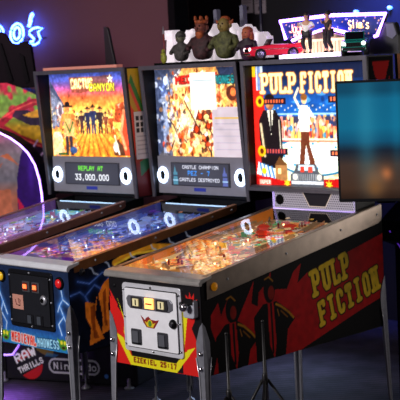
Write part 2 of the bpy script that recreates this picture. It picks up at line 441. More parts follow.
# ---- backboxes
def backbox_body(root, x0, x1, yfb, yft, zb, zt_, yback, ygl, trim, ext, rightart=None):
    t = .018
    prof = [(yfb, zb), (yft, zt_), (yback, zt_), (yback, zb)]
    b = MB()
    b.m = 0
    b.prism(prof, 0, x0, x0+t); b.prism(prof, 0, x1-t, x1)
    b.box((x0+t, yft+.012, zt_-t), (x1-t, yback, zt_)); b.box((x0+t, ygl+.02, zb), (x1-t, yback, zb+t))
    b.box((x0+t, yback-t, zb), (x1-t, yback, zt_))
    bb = b.build('backbox', ext, root)
    f = MB(); e = .010
    # front trim following the leaning edge
    for xa, xb in ((x0-.001, x0+t+.001), (x1-t-.001, x1+.001)):
        f.prism([(yfb-.004, zb), (yft-.004, zt_+.002), (yft+.006, zt_+.002), (yfb+.006, zb)], 0, xa, xb)
    f.box((x0, yft-.004, zt_-.020), (x1, yft+.014, zt_+.002))
    f.build('trim_frame', trim, bb)
    return bb

def led_ring(parent, x, z, y):
    b = MB(); b.tube([(x+.030*math.cos(t), y, z+.036*math.sin(t)) for t in np.linspace(0, 6.283, 26, endpoint=False)], .0110, 8, True)
    b.build('ring_light', mat('white_ring_led', '#ffffff', .4, emit='#c4dcff', es=3.0), parent)
    c = MB(); c.lathe([(.024, 0), (.018, .006), (.006, .012), (.001, .013)], (x, y-.001, z), 'y', 20)
    c.build('speaker_cone', deepblack, parent)

def classic_head(root, name, art, e, ringx, msg, greyart):
    x0, x1 = .28-.362, .28+.362
    bb = backbox_body(root, x0, x1, 1.155, 1.0956, 1.182, 1.898, 1.40, 1.195, grey_frame, black)
    xi0, xi1 = x0+.018, x1-.018
    tr = art.build('translite', artmat('print_tl_'+name, e, .3), lambda U, V: (U, 1.195+0*U, V), bb)
    g2 = MB(); g2.add([(xi0, 1.190, 1.40), (xi1, 1.190, 1.40), (xi1, 1.190, 1.88), (xi0, 1.190, 1.88)], [(0, 1, 2, 3)])
    g2.build('translite_glass', GLASS, bb)
    # speaker panel
    p = MB(); p.box((xi0, 1.183, 1.20), (xi1, 1.20, 1.405)); sp = p.build('speaker_panel', mat('speaker_panel_grey', '#8a8994', .45, .1, noise=.05), bb, bevel=.003)
    s = MB(); s.box((.045, 1.178, 1.245), (.485, 1.183, 1.372)); s.build('display_bezel', mat('display_bezel_grey', '#3c3c46', .4), sp)
    greyart.build('display_screen', artmat('print_dmd', .85, .3), lambda U, V: (U, 1.1765+0*U, V), sp)
    lg = MB(); lg.box((.215, 1.179, 1.218), (.300, 1.183, 1.236)); lg.build('maker_plate', mat('blue_plate', '#20286e', .4, emit='#3a48c0', es=.35), sp)
    for rx in ringx: led_ring(sp, rx, 1.300, 1.180)
    st = MB(); st.box((.05, 1.118, 1.150), (.51, 1.124, 1.156))
    st.build('light_strip', mat('cool_led_strip', '#ffffff', emit='#a9d4ff', es=1.6), bb)
    return bb

def msg_art(lines):
    a = Art(.052, .478, 1.250, 1.367, .0022, '#363742')
    a.ell(.265, 1.31, .3, .1, '#43444f', .8, soft=1)
    for (t, x, z, w, h, c) in lines: a.text(t, (x, z), w, h, c, .17)
    return a

def sheet(name, mapc, m, parent=None): pass
INK = '#17131a'

# ============ machine A: the middle of the picture's left (sunset desert art)
def person_blob(a, x, z, h, coat, skin, hat=None, legs='#2a1c20', lean=0):
    a.poly([(x-.10*h, z), (x-.02*h, z), (x, z+.42*h), (x+.03*h, z), (x+.12*h, z), (x+.09*h, z+.5*h), (x-.09*h, z+.5*h)], legs)
    a.poly([(x-.10*h, z+.45*h), (x+.10*h, z+.45*h), (x+.15*h+lean, z+.80*h), (x-.15*h+lean, z+.80*h)], coat)
    a.line([(x-.14*h+lean, z+.76*h), (x-.22*h+lean, z+.52*h)], .07*h, coat); a.line([(x+.14*h+lean, z+.76*h), (x+.22*h+lean, z+.52*h)], .07*h, coat)
    a.ell(x+lean, z+.89*h, .065*h, .085*h, skin)
    if hat:
        a.line([(x-.13*h+lean, z+.94*h), (x+.13*h+lean, z+.94*h)], .035*h, hat); a.ell(x+lean, z+.98*h, .07*h, .05*h, hat)

def art_m1():
    a = Art(-.064, .624, 1.405, 1.88, .0042, '#e07030')
    a.grad([(1.40, '#f0a034'), (1.50, '#f7a83c'), (1.60, '#ffd166'), (1.68, '#ffb648'), (1.74, '#ef7440'), (1.79, '#b0568c'), (1.84, '#5860b8'), (1.88, '#3c4a94')])
    a.ell(.27, 1.63, .20, .06, '#fff0a4', .9, soft=1)
    for k in range(11):
        t = R(200+k*14); a.poly([(.27, 1.62), (.27+.5*math.cos(t), 1.62+.5*math.sin(t)), (.27+.5*math.cos(t+.08), 1.62+.5*math.sin(t+.08))], '#c94f1c', .55)
    # mesas
    a.poly([(.45, 1.60), (.47, 1.70), (.56, 1.715), (.60, 1.66), (.624, 1.66), (.624, 1.58)], '#b8502c'); a.poly([(-.06, 1.6), (-.06, 1.70), (.02, 1.72), (.06, 1.62)], '#8c4a54')
    a.poly([(-.06, 1.84), (-.01, 1.78), (.05, 1.70), (.035, 1.58), (-.06, 1.56)], '#48506c')
    for k in range(8): a.line([(-.055+.012*k, 1.78-.01*k), (-.05+.010*k, 1.58)], .004, '#b6b8c8')
    a.ell(.015, 1.67, .028, .05, '#c9c4c8'); a.ell(.015, 1.67, .016, .034, '#6e5a68')
    # group at the horizon
    for (x, h, c) in ((.19, .13, '#4a3038'), (.24, .15, '#2a2c48'), (.285, .16, '#30365c'), (.34, .15, '#3a2c30'), (.385, .12, '#7a4030'), (.15, .10, '#8a5030'), (.43, .11, '#a04c28')):
        person_blob(a, x, 1.535, h, c, '#d88c58', '#3a2420', c)
    rs = random.Random(77)
    for i in range(160):
        x = rs.choice((rs.uniform(-.06, .16), rs.uniform(.40, .62))); z = rs.uniform(1.41, 1.70)
        a.poly([(x+rs.uniform(-.018, .018), z+rs.uniform(-.024, .024)) for _ in range(4)], rs.choice(['#ffd898', '#e88a3c', '#8c3c20', '#fff0c0', '#c85828', '#ffb858', '#5c2c28', '#f0c8a0']), .75)
    # foreground figures
    person_blob(a, .075, 1.41, .30, '#e08a44', '#d88850', '#20181c', '#3c3038')
    a.poly([(.03, 1.52), (.12, 1.52), (.13, 1.60), (.10, 1.62), (.05, 1.62)], '#f2b070'); a.line([(.055, 1.6), (.085, 1.54), (.115, 1.6)], .012, '#4a7a38')
    person_blob(a, -.02, 1.40, .18, '#e8d8b8', '#d89860', None, '#b09080')
    a.poly([(.50, 1.41), (.50, 1.56), (.53, 1.66), (.56, 1.70), (.60, 1.64), (.61, 1.41)], '#c2482c'); a.ell(.555, 1.70, .022, .03, '#f0c090'); a.line([(.53, 1.66), (.50, 1.54), (.53, 1.45)], .02, '#e8a070')
    a.poly([(.44, 1.41), (.43, 1.47), (.47, 1.50), (.51, 1.47), (.53, 1.41)], '#5c3826'); a.ell(.455, 1.46, .022, .03, '#e8e0d0'); a.line([(.45, 1.52), (.48, 1.42)], .01, '#f8f0d0')
    a.poly([(-.06, 1.41), (-.06, 1.50), (.0, 1.52), (.04, 1.43)], '#ead09c'); a.ell(.11, 1.44, .03, .02, '#3a5a90')
    a.rect(-.02, .05, 1.412, 1.425, '#30602c')
    # title
    a.poly([(.10, 1.855), (.12, 1.77), (.20, 1.765), (.34, 1.785), (.45, 1.775), (.46, 1.80), (.45, 1.86)], '#8c4a2c', .7)
    a.text('CACTUS', (.115, 1.790), .18, .058, '#fff6c0', .15, outline='#c07830', ot=.004)
    a.text('CANYON', (.265, 1.772), .20, .045, '#f8ec48', .17, outline='#4a3a14', ot=.003)
    a.text('*', (.4, 1.8), .02, .02, '#ffffff')
    pts = []
    for k in range(10): r = .026 if k % 2 == 0 else .011; t = R(90+36*k); pts.append((.435+r*math.cos(t), 1.84+r*math.sin(t)))
    a.poly(pts, '#fff8d0')
    a.noise(.13, .010); a.noise(.10, .03)
    return a
def art_m2():
    a = Art(-.064, .624, 1.405, 1.88, .0042, '#e8a050')
    rs = random.Random(3)
    a.ell(.25, 1.62, .4, .3, '#ffdf9c', .8, soft=1)
    a.rect(-.064, .05, 1.405, 1.88, '#33405e', .8); a.poly([(-.064, 1.88), (.15, 1.88), (.03, 1.70), (.06, 1.5), (-.064, 1.405)], '#3a4668', .8)
    pal = ['#ffe9b4', '#ffd080', '#f0933c', '#c7501e', '#7a3018', '#ffffff', '#ffc860', '#4a2a22', '#e06a2c', '#fff2d0', '#8c2a1c']
    for i in range(520):
        x, z = rs.uniform(.03, .62), rs.uniform(1.41, 1.86); r = rs.uniform(.005, .026); t0 = rs.uniform(0, 6); n = rs.choice((3, 4, 5))
        a.poly([(x+r*rs.uniform(.4, 1.2)*math.cos(t0+6.283*j/n), z+1.3*r*rs.uniform(.4, 1.2)*math.sin(t0+6.283*j/n)) for j in range(n)], rs.choice(pal), rs.uniform(.5, .95))
    for (x1, z1, x2, z2) in ((.02, 1.62, .16, 1.48), (.16, 1.70, .34, 1.43), (.10, 1.55, .03, 1.42), (.30, 1.60, .42, 1.44), (.06, 1.58, .14, 1.44)):
        a.line([(x1, z1), (x2, z2)], .010, '#3a2014'); a.line([(x1+.008, z1), (x2+.008, z2)], .004, '#ffe8b8')
    # castle tower, flames, dark heads
    a.poly([(-.02, 1.42), (-.01, 1.68), (-.03, 1.70), (-.03, 1.73), (.035, 1.73), (.035, 1.70), (.02, 1.68), (.03, 1.42)], '#8f9ab4'); a.poly([(-.03, 1.73), (.0, 1.81), (.035, 1.73)], '#5a6a98')
    a.ell(.02, 1.815, .018, .026, '#cfe0ff'); a.line([(-.03, 1.78), (.01, 1.75), (.02, 1.68)], .01, '#a9c0e8')
    a.ell(.15, 1.60, .05, .05, '#fff4d8', 1, soft=1); a.ell(.10, 1.50, .06, .05, '#fff0cc', 1, soft=1)
    for (x, z, s) in ((.27, 1.62, .034), (.33, 1.57, .03), (.24, 1.55, .034), (.30, 1.50, .03), (.36, 1.62, .03)):
        a.poly([(x-s, z-.5*s), (x-.3*s, z+s), (x+.2*s, z+.4*s), (x+s, z+.8*s), (x+.7*s, z-.9*s)], '#6a2818'); a.ell(x, z, .4*s, .5*s, '#d8431c')
    for i in range(46):
        x, z = rs.uniform(-.02, .38), rs.uniform(1.41, 1.52); a.ell(x, z, rs.uniform(.006, .018), rs.uniform(.008, .022), rs.choice(['#c8601c', '#ffd49c', '#6a2414', '#f09848', '#d8421c', '#ffe8c0', '#2c1a18']), .85)
    for i in range(60):
        x, z = rs.uniform(-.064, .10), rs.uniform(1.42, 1.86); a.ell(x, z, rs.uniform(.004, .014), rs.uniform(.006, .022), rs.choice(['#5c6c94', '#243050', '#9cb0d8', '#c88848', '#3c4c78', '#e8eefc']), .7)
    a.poly([(.40, 1.88), (.45, 1.80), (.52, 1.84), (.56, 1.76), (.60, 1.80), (.62, 1.88)], '#2c3450'); a.ell(.51, 1.74, .04, .04, '#5a2c20'); a.ell(.52, 1.745, .02, .022, '#e8783c')
    # title
    a.poly([(.085, 1.775), (.10, 1.835), (.31, 1.855), (.31, 1.79)], '#f7d8b0')
    a.text('MEDIEVAL', (.098, 1.792), .34, .042, '#e02820', .20, rot=.05, outline='#5a100c', ot=.004)
    a.text('MADNESS', (.36, 1.790), .20, .042, '#2a8c90', .20, rot=.0, outline='#0c3038', ot=.004)
    a.noise(.14, .009); a.noise(.08, .03)
    return a
def art_m3():
    a = Art(-.09, .650, 1.262, 1.872, .0040, '#1c50a0')
    a.grad([(1.26, '#e9e4c0'), (1.36, '#f3e8bc'), (1.46, '#cfe2cc'), (1.52, '#2c7cb4'), (1.60, '#1b62b0'), (1.70, '#1a57a8'), (1.76, '#12336c'), (1.87, '#0c1a3c')])
    a.rect(-.09, -.03, 1.26, 1.83, '#d8261c'); a.poly([(-.03, 1.83), (-.03, 1.26), (.03, 1.26), (.0, 1.5)], '#c82820')
    a.rect(-.065, -.02, 1.75, 1.872, '#c8d6ea'); a.rect(-.055, -.035, 1.75, 1.872, '#7088b8'); a.rect(-.09, -.068, 1.82, 1.872, '#f0c020')
    # stage disc
    rs2 = random.Random(44)
    for i in range(60):
        x, z = rs2.uniform(-.02, .62), rs2.uniform(1.28, 1.48); a.ell(x, z, rs2.uniform(.01, .035), rs2.uniform(.006, .02), rs2.choice(['#f8ecc8', '#e8d498', '#f4c880', '#d8e8d8', '#ffffff', '#e8a868']), .6)
    for i in range(40):
        x, z = rs2.uniform(.02, .62), rs2.uniform(1.60, 1.73); a.ell(x, z, rs2.uniform(.006, .03), rs2.uniform(.006, .014), rs2.choice(['#2c8cd8', '#60b8f0', '#184c94', '#3c9ce0', '#103068']), .7)
    a.ell(.29, 1.43, .26, .105, '#1d6e9c'); a.ell(.29, 1.425, .24, .09, '#eef8dc'); a.ell(.29, 1.42, .15, .05, '#ffffff', .9)
    for k in range(8): t = k*.8; a.ell(.29+.19*math.cos(t), 1.425+.06*math.sin(t), .007, .006, '#2a8cc0')
    # row of lit people and lamps behind
    rs = random.Random(12)
    a.rect(.06, .62, 1.50, 1.62, '#3c3a58')
    for i in range(26):
        x = .07+.022*i; a.rect(x-.009, x+.009, 1.505, 1.505+rs.uniform(.05, .115), rs.choice(['#f0c878', '#e07838', '#c03c28', '#f8e8c0', '#2c80c0', '#ffd040', '#8c3a28', '#f0a090']))
        a.ell(x, 1.57+rs.uniform(-.02, .02), .008, .010, rs.choice(['#ffe0b0', '#f0b080', '#fff4d8']))
    for i in range(150):
        x, z = rs.uniform(.06, .62), rs.uniform(1.505, 1.625); a.ell(x, z, rs.uniform(.004, .010), rs.uniform(.006, .016), rs.choice(['#ffe0b0', '#e86838', '#ffd860', '#3c94d0', '#a02c24', '#fff4e0', '#f0a070', '#28407c', '#e8b8c8']), .9)
    for i in range(70):
        x, z = rs.uniform(.06, .62), rs.uniform(1.40, 1.50); a.ell(x, z, rs.uniform(.004, .012), rs.uniform(.004, .008), rs.choice(['#ffffff', '#f8e8c0', '#c8ecf0', '#f8d890', '#9cd0e0']), .8)
    a.line([(.06, 1.505), (.62, 1.505)], .010, '#fff8d8'); a.line([(.06, 1.497), (.62, 1.497)], .006, '#e04a28')
    a.line([(.06, 1.63), (.62, 1.63)], .008, '#a8d8f8')
    for k in range(26): a.ell(.05+.022*k, 1.650+.01*(k % 3), .004, .004, '#fff0c0')
    # central dancer: plain figure, pale top and dark trousers
    cx = .235
    for k in range(2):
        a.poly([(cx-.022, 1.56), (cx+.026, 1.56), (cx+.030, 1.48), (cx+.062, 1.38), (cx+.030, 1.372), (cx+.006, 1.48), (cx-.008, 1.38), (cx-.040, 1.38), (cx-.026, 1.48)], '#6a3420')
    a.poly([(cx-.030, 1.545), (cx+.034, 1.545), (cx+.036, 1.62), (cx+.024, 1.672), (cx-.020, 1.672), (cx-.034, 1.63)], '#fff4e0'); a.line([(cx, 1.55), (cx+.004, 1.66)], .005, '#e8c8a0')
    a.line([(cx-.026, 1.662), (cx-.055, 1.71), (cx-.030, 1.755)], .013, '#ffe2b8'); a.line([(cx+.030, 1.655), (cx+.058, 1.615), (cx+.036, 1.585)], .014, '#fff0d8')
    a.ell(cx+.004, 1.700, .017, .023, '#ffcf98'); a.ell(cx+.004, 1.712, .021, .016, '#8a5424'); a.ell(cx+.052, 1.60, .013, .013, '#e8a868')
    a.ell(cx-.026, 1.372, .015, .008, '#ffcf90'); a.ell(cx+.048, 1.366, .015, .008, '#ffcf90')
    # standing man at left: plain dark suit
    mx = .005
    a.poly([(mx-.055, 1.36), (mx-.062, 1.60), (mx-.03, 1.65), (mx+.05, 1.65), (mx+.085, 1.60), (mx+.09, 1.42), (mx+.06, 1.36)], '#1c1418')
    a.poly([(mx-.005, 1.65), (mx+.035, 1.65), (mx+.018, 1.52)], '#f4ecd8'); a.line([(mx+.016, 1.645), (mx+.018, 1.54)], .010, '#141014')
    a.ell(mx+.015, 1.685, .026, .034, '#b06a44'); a.ell(mx+.014, 1.712, .030, .020, '#1c1210'); a.line([(mx-.05, 1.58), (mx-.03, 1.42)], .014, '#d8c8a0'); a.line([(mx+.07, 1.60), (mx+.075, 1.45)], .006, '#e8e0c8')
    a.ell(mx+.0, 1.675, .012, .012, '#d8925c')
    # tags
    for z in (1.695, 1.445):
        a.rect(-.03, .125, z-.018, z+.016, '#1a1428'); a.ell(-.045, z, .026, .028, '#f2bc18'); a.ell(-.045, z, .012, .014, '#5a1c10')
        for k in range(7): a.rect(-.01+.018*k, .0+.018*k, z-.009, z+.009, '#e86838' if z > 1.6 else '#c8504c')
    for z in (1.70, 1.44):
        a.rect(.39, .60, z-.018, z+.016, '#1a1428')
        for k in range(9): a.rect(.40+.022*k, .412+.022*k, z-.009, z+.009, '#f07848')
    # lower left: little building, ticket stripes
    a.poly([(-.07, 1.39), (.03, 1.36), (.04, 1.30), (-.085, 1.33)], '#d8ecf4')
    for k in range(4): a.line([(-.06+.025*k, 1.385-.006*k), (-.045+.025*k, 1.32-.003*k)], .009, '#2468b0')
    a.ell(-.035, 1.345, .016, .016, '#f0c020')
    a.poly([(.04, 1.30), (.04, 1.38), (.07, 1.41), (.115, 1.38), (.115, 1.30)], '#a87848'); a.rect(.055, .075, 1.33, 1.36, '#f8e0a0'); a.poly([(.035, 1.375), (.07, 1.42), (.12, 1.378)], '#6a4424')
    # bottom band and car front
    a.poly([(-.09, 1.262), (-.09, 1.315), (-.02, 1.318), (.09, 1.298), (.16, 1.30), (.16, 1.262)], '#b81414'); a.poly([(.33, 1.262), (.33, 1.31), (.65, 1.325), (.65, 1.262)], '#b81414')
    a.rect(-.072, .01, 1.276, 1.304, '#ff5a48'); a.text('SUPER', (-.066, 1.280), .07, .019, '#fff0e0', .2)
    a.rect(.44, .56, 1.276, 1.304, '#ff5a48')
    a.poly([(.135, 1.262), (.135, 1.33), (.16, 1.345), (.175, 1.385), (.30, 1.385), (.315, 1.345), (.345, 1.33), (.345, 1.262)], '#50545c')
    a.poly([(.182, 1.35), (.19, 1.378), (.285, 1.378), (.295, 1.35)], '#c4dce8'); a.rect(.15, .33, 1.305, 1.335, '#8a8e94')
    for k in range(9): a.line([(.19+.012*k, 1.306), (.19+.012*k, 1.334)], .004, '#2a2c30')
    a.ell(.165, 1.32, .014, .014, '#fff8e0'); a.ell(.317, 1.32, .014, .014, '#fff8e0'); a.rect(.14, .34, 1.285, 1.298, '#d4d8dc'); a.rect(.20, .225, 1.345, 1.372, '#e8402c'); a.rect(.25, .275, 1.345, 1.372, '#f0503c')
    for cx_ in (.112, .375):
        pts = []
        for k in range(14): r = .026 if k % 2 == 0 else .010; t = R(90+360/14*k); pts.append((cx_+r*math.cos(t), 1.285+r*math.sin(t)))
        a.poly(pts, '#ffd82c')
    # title
    a.rect(-.02, .60, 1.80, 1.872, '#141a38', .6)
    a.text('PULP', (-.032, 1.732), .225, .102, '#fff0b0', .155, slab=True, outline='#c06a24', ot=.0045, gap=.35)
    a.text('FICTION', (.222, 1.732), .310, .102, '#fff0b0', .150, slab=True, outline='#c06a24', ot=.0045, gap=.35)
    for z0, z1, al in ((1.732, 1.765, .35),): pass
    a.noise(.05, .012)
    return a

# ---- cabinet prints
def side_m3():
    a = Art(0, L, .590, 1.10, .0034, '#0b0a0d')
    red = '#b01418'
    a.poly([(0, .60), (.0, .80), (.10, .90), (.115, .84), (.16, .905), (.17, .80), (.20, .78), (.33, .955), (.31, .86), (.35, .84), (.36, .90), (.41, .93), (.445, .98), (.44, .90),
            (.55, .885), (.60, .955), (.655, .985), (.625, .90), (.70, .938), (.99, .985), (1.281, 1.040), (1.281, .735), (1.10, .700), (.66, .600), (.62, .587), (0, .587)], red)
    a.poly([(0, .59), (0, .86), (.06, .94), (.05, .80), (.09, .70), (.05, .59)], '#0c0a0c')
    a.poly([(.47, .84), (.56, .80), (.70, .905), (.72, .80), (.60, .70), (.52, .66)], '#0b0a0d', 0.0)
    # plain stand-in shapes: two dark coats with warm edge light
    for (x, s, top) in ((.17, 1., .90), (.42, 1.05, .945)):
        a.poly([(x-.085*s, .59), (x-.095*s, top-.15), (x-.03*s, top-.10), (x+.05*s, top-.10), (x+.13*s, top-.155), (x+.17*s, top-.20), (x+.12*s, top-.24), (x+.10*s, .59)], '#0a090b')
        a.poly([(x-.005, top-.10), (x+.035, top-.10), (x+.045, .66), (x+.03, .59), (x+.0, .66)], red)
        a.line([(x+.018, top-.11), (x+.022, .62)], .012, '#0a090b')
        a.ell(x+.01, top-.045, .036*s, .055*s, '#0d0a0b'); a.ell(x+.022, top-.06, .020*s, .030*s, '#8c1c14')
        a.line([(x-.018, top+.005), (x+.01, top+.012), (x+.036, top-.01)], .007, '#a8701c')
        a.line([(x+.05*s, top-.115), (x+.085, top-.13), (x+.13*s, top-.165), (x+.16*s, top-.195)], .011, '#b87a1c')
        a.line([(x+.08*s, top-.15), (x+.12*s, top-.185)], .007, '#8a5414'); a.line([(x+.06, top-.14), (x+.07, top-.17)], .006, '#a8681c')
    yl, dk = '#e8c22c', '#120b08'
    a.text('PULP', (.742, .812), .285, .130, yl, .185, rot=.20, slab=True, outline=dk, ot=.006, gap=.42)
    a.text('FICTION', (.785, .668), .475, .122, yl, .190, rot=.225, slab=True, outline=dk, ot=.006, gap=.42)
    a.noise(.06, .02)
    return a
def front_m3():
    a = Art(0, W, .598, .985, .003, '#121014')
    red, ylw = '#d4201c', '#e6dc1e'
    a.poly([(.0, .93), (.05, .86), (.03, .80), (.10, .72), (.06, .66), (.0, .62), (.0, .598), (.56, .598), (.56, .80), (.53, .70), (.50, .78), (.47, .86), (.52, .80), (.50, .60), (.10, .60)], red)
    a.poly([(.0, .90), (.10, .80), (.13, .598), (.0, .598)], red); a.poly([(.44, .598), (.43, .90), (.52, .84), (.56, .74), (.56, .598)], red)
    a.poly([(.0, .86), (.03, .74), (.055, .775), (.0, .93)], '#121014', .0)
    a.poly([(.045, .90), (.10, .76), (.10, .70), (.08, .74), (.09, .80)], ylw)
    a.poly([(.025, .735), (.075, .715), (.12, .64), (.40, .64), (.47, .705), (.515, .72), (.40, .598), (.115, .598)], ylw)
    a.poly([(.44, .86), (.485, .88), (.465, .78), (.45, .70)], ylw)
    a.poly([(.50, .80), (.56, .90), (.56, .70), (.53, .74)], '#121014')
    # splash round the launcher
    pts = []
    for k in range(22): r = .062 if k % 2 == 0 else .036; t = 6.283*k/22; pts.append((.503+r*.75*math.cos(t), .895+r*math.sin(t)))
    a.poly(pts, red)
    a.text('EZEKIEL 25:17', (.135, .611), .265, .025, '#7c1612', .24, gap=.35)
    return a
def front_m2():
    a = Art(0, W, .598, .985, .003, '#1c3870')
    a.grad([(.598, '#1f6aa8'), (.67, '#22509a'), (.80, '#16294e'), (.985, '#1c2a48')])
    a.ell(.28, .62, .4, .06, '#3aa0dc', .8, soft=1)
    def bolt(pts):
        a.line(pts, .012, '#4a8ce8', .7, glow=.018); a.line(pts, .005, '#d4ecff')
    bolt([(.03, .92), (.02, .86), (.05, .80), (.03, .75), (.07, .70), (.06, .66)]); bolt([(.02, .86), (.0, .80)]); bolt([(.05, .80), (.08, .74)])
    bolt([(.50, .91), (.51, .85), (.485, .82), (.51, .77), (.47, .73), (.49, .68)]); bolt([(.51, .85), (.55, .83)]); bolt([(.51, .77), (.54, .72), (.53, .66)]); bolt([(.485, .82), (.47, .79)])
    a.text('MEDIEVAL', (.10, .612), .19, .046, '#d8342c', .18, rot=-.04, outline='#f4d8d0', ot=.004)
    a.text('MADNESS', (.30, .604), .165, .044, '#a4e0fc', .17, rot=.03, outline='#14406c', ot=.004)
    for x in (.055, .495):
        a.ell(x, .635, .030, .026, '#4c8c2c'); a.ell(x-.012, .645, .009, .010, '#e8e03c'); a.ell(x+.012, .645, .009, .010, '#e8e03c'); a.poly([(x-.03, .64), (x-.045, .665), (x-.018, .655)], '#5ca034'); a.poly([(x+.03, .64), (x+.045, .665), (x+.018, .655)], '#5ca034')
        a.ell(x, .622, .012, .006, '#3a1408')
    a.noise(.06, .01)
    return a
def side_m2():
    a = Art(0, L, .590, 1.10, .0050, '#0a0c18')
    def bolt(pts): a.line(pts, .012, '#1c3470', .8, glow=.02); a.line(pts, .004, '#5c78c0')
    bolt([(0, .87), (.06, .88), (.09, .855), (.15, .90), (.19, .875), (.25, .93)]); bolt([(.05, .93), (.12, .91), (.2, .95), (.3, .96)]); bolt([(.09, .855), (.12, .80)])
    o1, o2 = '#c4641c', '#7c3410'
    a.poly([(.09, .83), (.15, .81), (.165, .86), (.145, .75), (.19, .64), (.10, .62), (.115, .70), (.085, .76)], o1); a.poly([(.115, .80), (.15, .81), (.14, .70), (.16, .65), (.13, .65), (.12, .72)], o2)
    a.poly([(.17, .85), (.205, .90), (.26, .93), (.30, .90), (.24, .86), (.225, .78), (.25, .68), (.18, .66), (.19, .74)], o1); a.poly([(.195, .85), (.22, .88), (.21, .75), (.22, .69), (.20, .70)], o2)
    a.poly([(.33, .94), (.42, .96), (.48, .90), (.40, .88), (.38, .75), (.30, .72)], o1)
    a.line([(.28, .985), (.40, 1.025), (.52, 1.030), (.66, 1.01)], .030, '#c88420'); a.line([(.28, .975), (.42, 1.01), (.60, 1.005)], .012, '#e0b030')
    for (q, z) in ((.22, 1.0), (.36, 1.035), (.50, 1.055), (.62, 1.07), (.74, 1.085), (.12, .99)):
        a.line([(q, z), (q+.02, z-.012), (q+.03, z-.035), (q+.055, z-.045)], .007, '#a8b0c8')
    for k in range(6): a.poly([(.52+.11*k, .68), (.56+.11*k, .94), (.60+.11*k, .70)], o2)
    a.noise(.1, .02)
    return a
def on_front(U, V): return (U, -.0025+0*U, V)
def on_side(U, V): return (W+.0015+0*U, U, V)
def side_mask(U, V): return (V < ztop(U)-.018) & (V > .598-.0101*U)

def round_rect(x0, x1, z0, z1, r, n=4):
    pts = []
    for cx, cz, a0 in ((x1-r, z1-r, 0), (x0+r, z1-r, 90), (x0+r, z0+r, 180), (x1-r, z0+r, 270)):
        for k in range(n+1): t = R(a0+90*k/n); pts.append((cx+r*math.cos(t), cz+r*math.sin(t)))
    return pts
def coin_door(root, x0, x1, z0, z1, fm, dm, slotm, litm, bright):
    b = MB(); b.prism(round_rect(x0, x1, z0, z1, .016), 1, -.010, 0); o = b.build('coin_door', fm, root, bevel=.002)
    e = .022
    d = MB(); d.prism(round_rect(x0+e, x1-e, z0+e, z1-e, .008), 1, -.017, -.009); d.build('door_panel', dm, o, bevel=.0015)
    gk = MB(); gk.prism(round_rect(x0+e-.004, x1-e+.004, z0+e-.004, z1-e+.004, .010), 1, -.0112, -.0095); gk.build('door_gap', deepblack, o)
    for (x, z) in ((x0+.011, z0+.03), (x0+.011, (z0+z1)/2), (x0+.011, z1-.03), (x1-.011, z0+.03), (x1-.011, (z0+z1)/2), (x1-.011, z1-.03), ((x0+x1)/2, z1-.011), ((x0+x1)/2, z0+.011)):
        q = MB(); q.lathe([(.0055, 0), (.0055, -.003), (.003, -.006), (.001, -.0065)], (x, -.010, z), 'y', 10); q.build('carriage_bolt', chrome if bright else steel, o)
    return o

